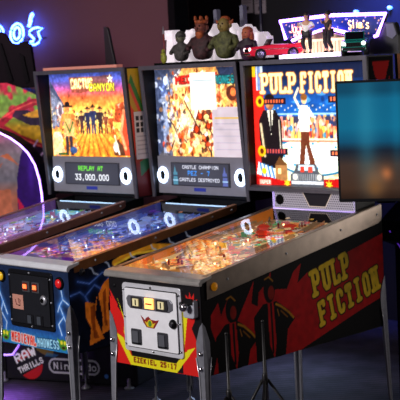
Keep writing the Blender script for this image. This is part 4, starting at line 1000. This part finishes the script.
toy_car((.560, 1.120, ZT), R(122), .28, mat('green_car_paint', '#1c8c80', .25, .1, coat=.6, emit='#108070', es=.06), darkglass, 'dark green toy car facing forward right of the dancing figurines', mat('lit_lamp_b', '#ffffff', emit='#e8fff0', es=2.6), False)

# ------------------------------------------------------------------ castle and figures on the middle machine
def castle():
    r = empty('toy_castle_wall', on_machine2((-.045, 1.23, ZT)), -.0176); tag(r, 'glowing white toy castle wall on top of the middle machine', 'toy castle')
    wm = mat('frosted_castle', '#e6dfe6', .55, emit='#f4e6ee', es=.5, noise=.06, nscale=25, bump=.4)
    def slab(name, pts, y0, y1):
        b = MB(); b.prism(pts, 1, y0, y1); return b.build(name, wm, r, bevel=.004)
    b = MB(); b.prism([(.058, 0), (.074, .135), (.118, .135), (.130, 0)], 1, -.02, .03); b.prism([(.066, .135), (.066, .160), (.126, .160), (.126, .135)], 1, -.026, .036)
    for xx in (.066, .089, .112): b.box((xx, -.026, .160), (xx+.014, .036, .185))
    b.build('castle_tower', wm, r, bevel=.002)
    rs = random.Random(8)
    def rocky(x0, x1, h, n=9):
        pts = [(x0, 0)]
        for i in range(n+1):
            t = i/n; pts.append((x0+(x1-x0)*t, h*(.78+.22*math.sin(math.pi*t))+rs.uniform(-.008, .008)))
        return pts+[(x1, 0)]
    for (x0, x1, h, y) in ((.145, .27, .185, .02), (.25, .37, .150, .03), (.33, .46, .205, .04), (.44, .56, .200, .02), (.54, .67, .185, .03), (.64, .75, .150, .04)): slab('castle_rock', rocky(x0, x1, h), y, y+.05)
    b = MB(); b.box((.06, -.11, 0), (.80, .10, .012)); b.build('castle_base', deepblack, r)
    for (x, h) in ((.375, .275), (.565, .285)):
        b = MB(); b.prism([(x-.012, .10), (x+.012, .10), (x+.012, h), (x+.002, h+.006), (x-.012, h)], 1, .055, .085); b.build('clear_post', mat('smoky_acrylic', '#6c6c7c', .15, emit='#505060', es=.12), r)
    b = MB(); b.prism([(.660, .10), (.672, .10), (.672, .36), (.660, .36)], 1, .09, .10); b.build('clear_post', mat('dark_acrylic', '#2c2c38', .15), r)
    return r
castle()
def bust(x, y, s, m_body, m_head, m_extra, label, kind):
    p = on_machine2((x, y, ZT+.012)); r = empty('figurine', p, R(8)); tag(r, label, 'figurine'); r.scale = (s, s, s)
    J = [(0, 0, .0, .040), (0, 0, .040, .040), (0, 0, .080, .036), (0, -.002, .100, .014), (0, -.004, .122, .022), (0, -.002, .138, .018),
         (-.042, 0, .078, .015), (-.060, -.014, .048, .012), (-.038, -.042, .050, .010), (.042, 0, .078, .015), (.060, -.014, .048, .012), (.040, -.042, .040, .010)]
    skin('body', J, [(0, 1), (1, 2), (2, 3), (3, 4), (4, 5), (2, 6), (6, 7), (7, 8), (2, 9), (9, 10), (10, 11)], m_body, r)
    b = MB(); b.ell((0, -.006, .125), (.025, .025, .028), 14, 10); b.ell((0, -.031, .122), (.005, .007, .006), 8, 6); b.ell((-.025, 0, .125), (.005, .008, .010), 8, 6); b.ell((.025, 0, .125), (.005, .008, .010), 8, 6)
    hd = b.build('head', m_head, r)
    e = MB()
    for sx in (-1, 1):
        e = MB(); e.ell((sx*.009, -.028, .131), (.0035, .003, .0035), 8, 6); e.build('eye', deepblack, hd)
    e = MB(); e.box((-.008, -.031, .1105), (.008, -.027, .1125)); e.build('mouth', deepblack, hd)
    b = MB()
    if kind == 'crown':
        b.lathe([(.024, .140), (.027, .150), (.025, .154), (.022, .150)], (0, -.002, 0), seg=16)
        for k in range(6): t = k*1.047; b.ell((.025*math.cos(t), -.002+.025*math.sin(t), .160), (.005, .005, .010), 8, 6)
        b.ell((0, -.018, .102), (.018, .012, .020), 10, 8)
    elif kind == 'ears':
        for sx in (-1, 1): b.tube([(sx*.020, 0, .130), (sx*.032, .002, .138), (sx*.038, .0, .146)], [.009, .006, .001], 8)
        b.ell((0, .004, .148), (.020, .018, .012), 12, 8)
    elif kind == 'hair':
        b.ell((0, .006, .140), (.030, .026, .022), 12, 8); b.ell((-.020, .008, .108), (.014, .016, .036), 10, 8); b.ell((.020, .008, .108), (.014, .016, .036), 10, 8)
    else:
        b.lathe([(.030, .132), (.028, .146), (.016, .160), (.001, .166)], (0, 0, 0), seg=16)
    b.build('headdress', m_extra, r)
    return r
brn = mat('clay_brown', '#6a3426', .7, noise=.6, nscale=90, bump=1.); grn = mat('moss_green', '#4a4c26', .7, noise=.6, nscale=80, bump=1.); gryg = mat('stone_grey', '#3c3836', .7, noise=.5, nscale=80, bump=1.)
redcl = mat('red_cloak', '#34161a', .7, noise=.7, nscale=70, bump=1.); orh = mat('orange_hair', '#90441c', .7, noise=.6, nscale=90, emit='#a03c10', es=.06, bump=1.); pinkf = mat('ruddy_face', '#b06040', .6)
bust(.205, 1.145, 1.0, gryg, mat('olive_grey', '#5a5a48', .6, noise=.3, nscale=60), gryg, 'squat grey hooded figurine nearest the castle tower', 'hood')
bust(.345, 1.165, 1.38, redcl, brn, orh, 'bearded figurine in dark red with orange crown, left of the green one', 'crown')
bust(.525, 1.150, 1.40, grn, mat('green_skin', '#7c6a34', .6, noise=.3, nscale=60), orh, 'moss green figurine with pointed ears and orange top', 'ears')
bust(.668, 1.160, 1.0, mat('dark_plum_dress', '#241420', .6), pinkf, orh, 'figurine with long orange hair at the right end of the castle', 'hair')
# spear in front of the tower
sp = MB(); P = on_machine2((.108, 1.115, 0)); sp.tube([(P[0], P[1], ZT+.012), (P[0]-.002, P[1], ZT+.165)], .003, 6); sp.m = 1; sp.prism([(P[0]-.010, ZT+.165), (P[0]+.006, ZT+.165), (P[0]-.002, ZT+.205)], 1, P[1]-.002, P[1]+.002)
tag(sp.build('toy_spear', [mat('red_shaft', '#8c2c20', .5), steel]), 'thin toy spear with red shaft standing before the castle tower', 'toy spear')
sg = MB(); sg.ell((P[0]+.004, P[1]-.012, ZT+.037), (.020, .014, .030), 12, 8); sg.ell((P[0]+.004, P[1]-.014, ZT+.072), (.011, .011, .013), 10, 8); sg.tube([(P[0]-.01, P[1]-.014, ZT+.05), (P[0]-.004, P[1]-.022, ZT+.06)], .004, 6)
tag(sg.build('figurine', mat('yellow_green_goblin', '#8a8c24', .6, noise=.3, nscale=60)), 'tiny yellow-green figurine at the foot of the toy spear', 'figurine')
og = MB(); Q = on_machine2((.735, 1.09, 0)); og.lathe([(.012, 0), (.032, .008), (.040, .035), (.034, .062), (.014, .076), (.001, .078)], (Q[0], Q[1], ZT+.002), seg=18)
tag(og.build('toy_cauldron', mat('plum_ball', '#3a1c38', .35)), 'round dark plum toy pot beside the red toy car', 'toy pot')

# added plate whose pink glow stands in for the left machine's backlit top edge
lp = MB(); lp.box((0, 0, 0), (.60, .05, .016)); lpo = lp.build('backlit_edge_plate', mat('pink_edge_glow', '#c88878', .5, emit='#c06a60', es=.35), bevel=.003)
lpo.location = (-1.585, 1.00, 1.9005); lpo.rotation_euler = (0, 0, .0399); tag(lpo, 'thin added plate with a pink glow along the top of the left machine', 'strip')

# ------------------------------------------------------------------ arcade cabinet at the far left
A0 = Vector((-2.17, 1.0, 0)); AE = R(20)
arc = empty('arcade_cabinet', A0, AE); tag(arc, 'colourful arcade cabinet edged with violet light at the far left', 'arcade cabinet')
# local frame: x along the face, y away from the viewer, z up
b = MB(); b.box((-.75, 0, .012), (.95, .55, .34)); base = b.build('base', mat('cabinet_base_black', '#131218', .4, noise=.2), arc, bevel=.01)
ba = Art(-.72, .93, .016, .33, .0032, '#15131a')
ba.poly([(.24, .30), (.27, .20), (.33, .17), (.38, .17), (.42, .33)], '#a8842c', .55); ba.poly([(.32, .165), (.40, .162), (.42, .18), (.34, .19)], '#2c6ca8', .6)
# round badge with tilted lettering
bx, bz = .215, .108
ba.ell(bx, bz, .088, .092, '#b01820')
for dz in (.0,): pass
ba.poly([(bx-.108, bz+.002), (bx+.068, bz+.092), (bx+.100, bz+.016), (bx-.072, bz-.078)], '#17141a')
ba.text('RAW', (bx-.096, bz-.002), .165, .062, '#e8e4ea', .22, rot=.42, gap=.2)
ba.text('THRILLS', (bx-.078, bz-.062), .195, .040, '#e4e0e8', .20, rot=.42, gap=.25)
# capsule logo
lx0, lx1, lz = .345, .700, .110
def caps(x0, x1, z, r): return round_rect(x0, x1, z-r, z+r, r*.98, 6)
ba.poly(caps(lx0, lx1, lz, .048), '#b4b0bc'); ba.poly(caps(lx0+.012, lx1-.012, lz, .036), '#15131a')
ba.text('Nintendo', (lx0+.036, lz-.022), .295, .046, '#d8d4e0', .16, gap=.35)
ba.ell(.742, .062, .014, .014, '#4474c8')
ba.build('base_print', artmat('print_base', .06, .4), lambda U, V: (U, -.003+0*U, V), base)
for x, y in ((.03, -.018), (.90, -.018)):
    b = MB(); b.lathe([(.03, 0), (.03, .010), (.012, .014), (.012, .06)], (x, y, 0), seg=14); b.build('foot', steel, base)
b = MB(); b.box((-.02, -.012, .05), (.045, -.004, .155)); b.build('corner_bracket', black, base)
for z in (.08, .13):
    b = MB(); b.lathe([(.007, 0), (.005, -.005), (.001, -.006)], (.02, -.012, z), 'y', 10); b.build('bolt', steel, base)
# curved shell with violet lit edge
arcpts = [(-.45, 1.61), (-.20, 1.61), (0, 1.58), (.116, 1.54), (.185, 1.508), (.252, 1.464), (.304, 1.415), (.348, 1.342), (.372, 1.251), (.382, 1.161), (.385, 1.0), (.378, .85), (.355, .68), (.310, .52), (.24, .38), (.179, .296), (.15, .245)]
def shell_mask(U, V):
    poly = arcpts+[(-.45, .245)]; ins = np.zeros(U.shape, bool); n = len(poly)
    for i in range(n):
        (x1, y1), (x2, y2) = poly[i], poly[(i+1) % n]
        if y1 == y2: continue
        ins ^= ((y1 > V) != (y2 > V)) & (U < (x2-x1)*(V-y1)/(y2-y1)+x1)
    return ins
sa = Art(-.45, .40, .245, 1.62, .006, '#6c6470')
sa.grad([(.24, '#5a3c98'), (.5, '#54506c'), (1.0, '#8c5a50'), (1.15, '#a4604c'), (1.25, '#6c6874'), (1.40, '#80747c'), (1.6, '#8c5468')])
sa.poly([(.10, 1.40), (.16, 1.415), (.24, 1.33), (.20, 1.36)], '#b86444'); sa.poly([(-.02, 1.30), (.12, 1.36), (.10, 1.33)], '#a86050', .7)
sa.poly([(-.1, 1.16), (.16, 1.20), (.17, 1.02), (-.1, 1.0)], '#b4664c'); sa.ell(.06, 1.50, .10, .03, '#c86080', .7, soft=1)
sa.poly([(.285, 1.47), (.245, 1.40), (.215, 1.28), (.205, 1.15), (.205, .6), (.28, .3), (.40, .3), (.40, 1.3)], '#2c0c5c'); sa.poly([(.215, 1.05), (.205, 1.15), (.24, 1.10), (.27, 1.05), (.27, .9)], '#b81c44')
sa.ell(.31, 1.30, .03, .16, '#4a1c9c', .8, soft=1); sa.ell(.05, .29, .14, .06, '#9a50ff', .9, soft=1)  # violet light painted softly into the shell print near its foot
sa.noise(.07, .02)
sa.build('side_shell', artmat('print_shell', .22, .35), lambda U, V: (U, -.012+0*U, V), arc, shell_mask)
b = MB(); b.prism(arcpts+[(-.45, .245)], 1, -.008, .10); b.build('shell_core', black, arc)
b = MB(); b.tube([(x, -.018, z) for x, z in arcpts], .0062, 8); b.build('edge_neon', mat('violet_edge_led', '#ffffff', emit='#b07cff', es=4.5), arc)
b = MB(); b.tube([(.179, -.02, .30), (.150, -.02, .225), (.104, -.02, .170), (.055, -.02, .165), (.0, -.02, .168)], .0065, 8); b.build('foot_neon', mat('violet_foot_led', '#ffffff', emit='#9858ff', es=1.6), arc)
# tall printed body behind
pa = Art(-.85, .150, .30, 1.93, .0055, '#c8981c')
pa.grad([(.3, '#3c3c58'), (1.10, '#46466c'), (1.22, '#56568a'), (1.24, '#b8901c'), (1.42, '#caa022'), (1.55, '#b48c24'), (1.62, '#6ea044'), (1.75, '#78a848'), (1.80, '#c8284c'), (1.93, '#c8284c')])
rs = random.Random(6)
gx0 = -.16
for k in range(26):
    x, z = gx0+rs.uniform(-.1, .26), rs.uniform(1.60, 1.84); r_ = rs.uniform(.015, .04); pa.ell(x, z, r_, r_*.7, rs.choice(['#7aac48', '#6c9c3c', '#c43048', '#c43048', '#88b050', '#d0406a']), .9, rot=rs.uniform(0, 3))
pa.poly([(-.40, 1.60), (-.18, 1.60), (-.06, 1.68), (.08, 1.73), (.36, 1.74), (.36, 1.70), (.10, 1.685), (-.03, 1.64), (-.14, 1.565), (-.02, 1.50), (.14, 1.44), (.30, 1.42), (.30, 1.39), (.10, 1.41), (-.08, 1.47), (-.2, 1.54), (-.40, 1.56)], '#a82438')
pa.line([(-.22, 1.575), (-.06, 1.66), (.08, 1.705), (.30, 1.715)], .010, '#d85850'); pa.line([(-.18, 1.55), (-.04, 1.485), (.12, 1.425)], .008, '#e07060')
pa.poly([(-.05, 1.66), (.04, 1.66), (.14, 1.60), (.30, 1.60), (.2, 1.55), (.05, 1.56), (-.04, 1.60), (-.08, 1.62)], '#2c2038')
pa.poly([(.0, 1.625), (.10, 1.655), (.28, 1.66), (.18, 1.63), (.26, 1.61), (.08, 1.605)], '#d49a30')
pa.poly([(-.20, 1.50), (-.02, 1.47), (.10, 1.42), (.30, 1.40), (.36, 1.24), (.26, 1.34), (.20, 1.28), (.17, 1.37), (.10, 1.27), (.07, 1.38), (-.0, 1.30), (.0, 1.42), (-.09, 1.35), (-.07, 1.44), (-.2, 1.42)], '#2a1c34')
pa.line([(.10, 1.46), (.05, 1.40), (.11, 1.36), (.16, 1.40)], .014, '#c8a8d0')
pa.noise(.12, .02)
topcurve = lambda U: np.where(U < -.1, 1.875-.05*(U+.85), 1.838-.30*(U+.1)-.4*(U+.1)**2)
pa.build('side_print', artmat('print_arcade_side', .10, .4), lambda U, V: (U, .44+0*U, V), arc, lambda U, V: V < topcurve(U))
b = MB(); b.prism([(-.85, .30), (-.85, 1.86), (-.1, 1.825), (.10, 1.76), (.14, 1.60), (.14, .30)], 1, .446, .56); b.build('side_body', black, arc)
dkp = mat('dark_plum_plastic', '#0c070c', .7, noise=.2, spec=.1)
pts = [(-.62, 2.17), (-.14, 2.163), (-.115, 2.156), (-.084, 2.116), (-.067, 2.089), (-.011, 2.077), (.0, 2.092), (.048, 2.096), (.055, 2.080), (.080, 2.069), (.105, 1.80), (-.1, 1.80), (-.62, 1.83)]
b = MB(); b.prism(pts, 1, .46, .49); hd = b.build('top_housing', dkp, arc, bevel=.006)
b = MB(); b.prism([(-.155, 2.10), (-.13, 2.09), (-.06, 1.85), (-.085, 1.84)], 1, .448, .462); b.prism([(.0, 2.02), (.03, 2.0), (.06, 1.84), (.03, 1.83)], 1, .448, .462); b.build('housing_vent', deepblack, hd)

# ------------------------------------------------------------------ dark post between left and middle machines
b = MB(); b.prism([(0, 0), (.11, 0), (.095, 1.90), (.040, 2.148), (.028, 2.160), (.0, 2.165)], 1, 0, .02)
po = b.build('display_post', mat('post_black', '#0e0c12', .5), bevel=.004)
b = None
pc = po; pc.location = (-1.985, 1.85, 0)
for v in pc.data.vertices:
    pass
tag(pc, 'tall dark tapered post rising behind the left and middle machines', 'post')

# ------------------------------------------------------------------ monitor at the right
mon = empty('monitor', (1.217, .837, 0), R(25)); tag(mon, 'black wall of a display monitor on a pole at the right edge', 'monitor')
mon['label'] = 'large black monitor on a pole, teal and brown reflections painted on its screen, right edge'
MW, MH, MZ = .92, .522, 1.272
b = MB(); b.prism(round_rect(-MW/2, MW/2, MZ, MZ+MH, .006), 1, 0, .035); bz_ = b.build('monitor_housing', mat('monitor_black', '#0c0d12', .3), mon, bevel=.003)
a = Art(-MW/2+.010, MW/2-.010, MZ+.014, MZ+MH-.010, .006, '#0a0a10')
a.grad([(MZ, '#1c120e'), (MZ+.06, '#3a281e'), (MZ+.16, '#3a2c26'), (MZ+.22, '#141c28'), (MZ+.26, '#0c4460'), (MZ+.32, '#0c5a78'), (MZ+.44, '#0d5674'), (MZ+.475, '#0a3c54')])  # teal and brown room reflections painted into the glowing screen colour
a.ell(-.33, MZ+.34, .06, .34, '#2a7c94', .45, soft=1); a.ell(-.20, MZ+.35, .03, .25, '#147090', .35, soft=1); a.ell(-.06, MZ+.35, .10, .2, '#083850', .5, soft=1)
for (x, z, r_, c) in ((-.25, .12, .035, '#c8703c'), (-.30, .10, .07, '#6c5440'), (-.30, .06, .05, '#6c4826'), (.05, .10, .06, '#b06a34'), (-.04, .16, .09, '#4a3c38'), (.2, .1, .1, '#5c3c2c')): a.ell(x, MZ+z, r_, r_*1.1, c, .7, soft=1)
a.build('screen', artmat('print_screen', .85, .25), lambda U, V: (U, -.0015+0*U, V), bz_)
b = MB(); b.box((-.05, .035, MZ+.10), (.05, .065, MZ+.34)); b.lathe([(.024, 0), (.024, MZ+.30)], (0, .085, .02), seg=16); b.build('pole', blackm, mon)
b = MB(); b.prism(round_rect(-.24, .24, -.12, .30, .03), 2, 0, .02); b.build('base_plate', blackm, mon)
b = MB(); b.box((-.30, .037, MZ+.004), (-.22, .042, MZ-.010)); b.build('cable_clip', blackm, mon)

# ------------------------------------------------------------------ tripod stands beside the nearest machine
def tripod(x, y, h, zh, rz, label):
    r = empty('tripod_stand', (x, y, 0), rz); tag(r, label, 'tripod', 'slim black tripods beside the nearest machine')
    mm = mat('tripod_black', '#0a0a0d', .45)
    b = MB(); b.tube([(0, 0, .10), (0, 0, h)], .0065, 8); b.build('pole', mm, r)
    for k in range(3):
        t = R(k*120); o = MB(); o.tube([(.012*math.cos(t), .012*math.sin(t), zh), (.40*math.cos(t), .40*math.sin(t), .008)], .0065, 6); lg_ = o.build('leg', mm, r)
        o = MB(); o.tube([(.008*math.cos(t), .008*math.sin(t), .16), (.20*math.cos(t), .20*math.sin(t), zh*.5)], .004, 6); o.build('strut', mm, r)
    b = MB(); b.lathe([(.011, zh-.02), (.012, zh), (.011, zh+.02), (.008, zh+.03)], seg=12); b.build('collar', mm, r)
    b = MB(); b.lathe([(.0065, h-.002), (.007, h+.004), (.006, h+.008), (.002, h+.01)], seg=12); b.build('top_cap', mm, r)
    return r
tripod(.80, -.115, .83, .58, R(20), 'slim black tripod in front of the red side panel, nearer the coin door')
tripod(.80, .105, .84, .60, R(62), 'slim black tripod in front of the red side panel, nearer the yellow lettering')

# ------------------------------------------------------------------ room
wallm = mat('plum_brown_wall', '#5a3a40', .8, noise=.05, nscale=2)
darkw = mat('dark_back_wall', '#14121c', .8, noise=.2, nscale=3)
def carpet():
    m = bpy.data.materials.new('striped_carpet'); m.use_nodes = True; nt = m.node_tree; b = nt.nodes['Principled BSDF']; b.inputs['Roughness'].default_value = .9
    tc = nt.nodes.new('ShaderNodeTexCoord'); mp = nt.nodes.new('ShaderNodeMapping'); mp.inputs['Rotation'].default_value = (0, 0, R(68))
    wv = nt.nodes.new('ShaderNodeTexWave'); wv.inputs['Scale'].default_value = 7.5; wv.inputs['Distortion'].default_value = 1.5; wv.inputs['Detail'].default_value = 2
    nz = nt.nodes.new('ShaderNodeTexNoise'); nz.inputs['Scale'].default_value = 6; nz.inputs['Detail'].default_value = 5
    r1 = nt.nodes.new('ShaderNodeValToRGB'); r1.color_ramp.elements[0].color = (.012, .010, .020, 1); r1.color_ramp.elements[1].color = (.060, .045, .085, 1)
    r2 = nt.nodes.new('ShaderNodeValToRGB'); r2.color_ramp.elements[0].position = .35; r2.color_ramp.elements[0].color = (.35, .35, .4, 1); r2.color_ramp.elements[1].position = .65; r2.color_ramp.elements[1].color = (1, 1, 1, 1)
    mx = nt.nodes.new('ShaderNodeMix'); mx.data_type = 'RGBA'; mx.blend_type = 'MULTIPLY'; mx.inputs['Factor'].default_value = 1
    L_ = nt.links.new
    L_(tc.outputs['Object'], mp.inputs['Vector']); L_(mp.outputs[0], wv.inputs['Vector']); L_(tc.outputs['Object'], nz.inputs['Vector']); L_(wv.outputs['Fac'], r1.inputs['Fac']); L_(nz.outputs['Fac'], r2.inputs['Fac'])
    L_(r1.outputs['Color'], mx.inputs['A']); L_(r2.outputs['Color'], mx.inputs['B']); L_(mx.outputs['Result'], b.inputs['Base Color'])
    return m
X0, X1, Y0, Y1, H = -6., 6., -6., 3.8, 3.2
b = MB(); b.box((X0, Y0, -.05), (X1, Y1, 0)); struct(b.build('floor', carpet()))
b = MB(); b.box((X0, Y0, H), (X1, Y1, H+.05)); struct(b.build('ceiling', mat('dark_ceiling', '#141218', .9)))
b = MB(); b.box((X0, 2.6, 0), (-2.12, 2.7, H)); struct(b.build('wall_back', wallm))
b = MB(); b.box((X0, Y1-.1, 0), (X1, Y1, H)); struct(b.build('wall_rear', darkw))
b = MB(); b.box((X0-.1, Y0, 0), (X0, Y1, H)); struct(b.build('wall_left', wallm))
b = MB(); b.box((X1, Y0, 0), (X1+.1, Y1, H)); struct(b.build('wall_right', darkw))
b = MB(); b.box((X0, Y0-.1, 0), (X1, Y0, H)); struct(b.build('wall_front', darkw))
b = MB(); b.box((-2.125, 2.585, 0), (-2.06, 2.72, H)); struct(b.build('trim_1', deepblack))
b = MB(); b.box((-3.14, 3.66, 0), (-3.00, 3.70, H)); struct(b.build('trim_2', mat('brown_frame', '#3a2a26', .6, noise=.2)))
b = MB(); b.box((X0, 2.585, 0), (-2.13, 2.6, .12)); struct(b.build('baseboard_back', deepblack))

# neon lettering on the wall
neon = empty('neon_sign', (-3.5, 2.56, 2.1)); tag(neon, "blue neon script letters ending in oo's on the brown wall", 'neon sign')
nb = mat('blue_neon', '#ffffff', emit='#3560ff', es=16.)
def ntube(name, pts, closed=False):
    b = MB(); b.tube([(x, 0, z) for x, z in pts], .0085, 8, closed); b.build(name, nb, neon)
def oval(cx, cz, rx, rz_, sk=.12): return [(cx+rx*math.cos(t)+sk*rz_*math.sin(t), cz+rz_*math.sin(t)) for t in np.linspace(0, 2*math.pi, 22, endpoint=False)]
for cx_ in (-.270, -.520): 
    ntube('letter_o', oval(cx_, .100, .082, .078, .15), True); ntube('letter_o', oval(cx_, .103, .040, .046, .15), True)
ntube('letter_apostrophe', [(-.128, .150), (-.112, .146), (-.084, .185), (-.056, .232), (-.062, .245), (-.080, .238), (-.105, .195)], True)
ntube('letter_s', [(-.150, .022), (-.118, .006), (-.060, .004), (-.012, .018), (.012, .050), (-.006, .082), (-.012, .098), (.046, .126), (-.010, .134), (-.070, .130), (-.112, .112), (-.118, .088), (-.085, .066), (-.062, .048), (-.075, .032), (-.110, .030)])
b = MB()
b.box((-.606, .030, .050), (.04, .038, .056)); b.build('mounting_bar', deepblack, neon)

# dim notices on the rear wall
for (x, z, lab) in ((-2.43, 2.265, 'dim white notice on the dark rear wall, left one'), (-2.30, 2.255, 'dim white notice on the dark rear wall, right one')):
    a = Art(0, .115, 0, .13, .005, '#8c8088'); a.rect(.04, .075, .025, .055, '#3c3038'); 
    for k in range(3): a.line([(.012, .115-.018*k), (.10, .115-.018*k)], .006, '#5c5058')
    o = a.build('notice', artmat('print_notice', .12, .7), lambda U, V: (U, 0*U, V)); o.location = (x, 3.698, z); tag(o, lab, 'notice', 'notices on the rear wall')

# blue light fixtures at the right rear
def blue_lamp(x, z, lab):
    b = MB(); b.lathe([(.010, 0), (.013, -.02), (.014, -.03), (.010, -.04), (.001, -.045)], (0, 0, 0), 'y', 14)
    o = b.build('blue_lamp', mat('blue_bulb', '#ffffff', emit='#3c78ff', es=5.)); o.location = (x, 3.70, z); tag(o, lab, 'lamp', 'blue lamps at the rear')
    return o

blue_lamp(-1.04, 2.22, 'bright blue lamp high on the rear wall at the right'); blue_lamp(-1.33, 2.21, 'bright blue lamp high on the rear wall, cut by the top edge')

# tall dark cabinet behind the nearest machine at the right
tc_ = empty('arcade_cabinet', (.30, 1.75, 0), R(8)); tag(tc_, 'tall dark arcade cabinet with orange-brown top panel behind the monitor, right edge', 'arcade cabinet')
b = MB(); b.prism([(0, .0), (0, .9), (-.16, .95), (-.16, 1.05), (.10, 1.15), (.06, 1.98), (.55, 1.98), (.60, 0)], 0, 0, .70); b.build('body', mat('tall_cabinet_black', '#08080b', .7, spec=.1), tc_, bevel=.006)
a = Art(.02, .68, 1.68, 1.97, .006, '#6c4030'); a.grad([(1.68, '#8c2c24'), (1.78, '#7a4a30'), (1.90, '#8c5c3c'), (1.97, '#5a3a30')]); a.ell(.12, 1.80, .05, .06, '#b87840', .7, soft=1); a.noise(.12, .03)
a.build('marquee', artmat('print_marquee', .22, .5), lambda U, V: (U, .0715+0*U-.0482*(V-1.68), V), tc_)
b = MB(); b.tube([(.06, -.165, 1.0), (.06, -.03, .88), (.06, -.03, .12)], .004, 6); b.build('edge_light', mat('dim_violet_led', '#302050', emit='#6030c0', es=.5), tc_)

# ------------------------------------------------------------------ lamps
def area(name, loc, target, size, power, color, sy=None, spread=180):
    l = bpy.data.lights.new(name, 'AREA'); l.spread = R(spread); l.energy = power; l.color = color; l.size = size
    if sy: l.shape = 'RECTANGLE'; l.size_y = sy
    o = bpy.data.objects.new(name, l); COL.objects.link(o); o.location = loc
    o.rotation_euler = (Vector(target)-Vector(loc)).to_track_quat('-Z', 'Y').to_euler(); return o
def point(name, loc, power, color, r=.03):
    l = bpy.data.lights.new(name, 'POINT'); l.energy = power; l.color = color; l.shadow_soft_size = r
    o = bpy.data.objects.new(name, l); COL.objects.link(o); o.location = loc; return o
area('room_key', (-.6, -4.2, 2.9), (0, 0, .8), 1.4, 270, (1, .93, .92))
area('room_side', (4.6, .6, 2.9), (.5, .8, .8), 1.2, 22, (1, .85, .85))
area('rail_highlight_fill', (2.1, 3.3, 1.15), (.56, 1.1, 1.1), .9, 16, (1, .93, .88))  # unseen light added so the side rail's rear end catches a highlight
area('wall_wash', (-2.6, 1.2, 3.0), (-3.0, 2.6, 1.9), .8, 15, (.95, .62, .78), 2.2)
area('wall_glow_low', (-2.6, 2.2, 1.2), (-2.6, 2.6, 2.0), .5, 4, (1, .25, .38), 2.0)
area('blue_rear', (-.85, 3.2, 2.9), (-1.05, 3.7, 2.15), .4, 22, (.06, .12, 1.), None, 75)
area('floor_violet', (-1.85, .60, .50), (-1.85, .58, 0), .3, 8, (.50, .2, 1.), None, 75)
area('floor_blue', (-.8, 2.3, .5), (-.80, 1.9, 0), .3, 3.5, (.55, .72, 1.))
area('topper_light', (.1, .2, 2.8), (0, 1.15, 1.95), .5, 2.2, (1, .85, .95))
for k, x in enumerate((-4.02, -3.77, -3.55)): point('neon_glow', (x, 2.47, 2.20), 1.5, (.05, .12, 1.), .06)
w = bpy.data.worlds.new('room_air'); SC.world = w; w.use_nodes = True
w.node_tree.nodes['Background'].inputs[0].default_value = (.10, .07, .13, 1); w.node_tree.nodes['Background'].inputs[1].default_value = .12

# ------------------------------------------------------------------ camera
cam = bpy.data.cameras.new('camera'); co = bpy.data.objects.new('camera', cam); COL.objects.link(co)
yaw, pitch, roll = .7662, -.1058, -.0492
f = Vector((-math.sin(yaw)*math.cos(pitch), math.cos(yaw)*math.cos(pitch), math.sin(pitch))); r = Vector((math.cos(yaw), math.sin(yaw), 0)); u = r.cross(f)
c_, s_ = math.cos(roll), math.sin(roll); r2 = r*c_+u*s_; u2 = u*c_-r*s_
M = Matrix((r2, u2, -f)).transposed().to_4x4(); M.translation = (4.196, -3.7548, 1.8979); co.matrix_world = M
cam.sensor_width = 36; cam.lens = 1281.7/400*36; cam.clip_start = .1; cam.clip_end = 50
cam.dof.use_dof = True; cam.dof.focus_distance = 5.45; cam.dof.aperture_fstop = 7.0
SC.camera = co
SC.view_settings.view_transform = 'Standard'; SC.view_settings.look = 'None'
SC.cycles.use_denoising = True; SC.cycles.max_bounces = 8; SC.cycles.transparent_max_bounces = 12; SC.cycles.sample_clamp_indirect = 4
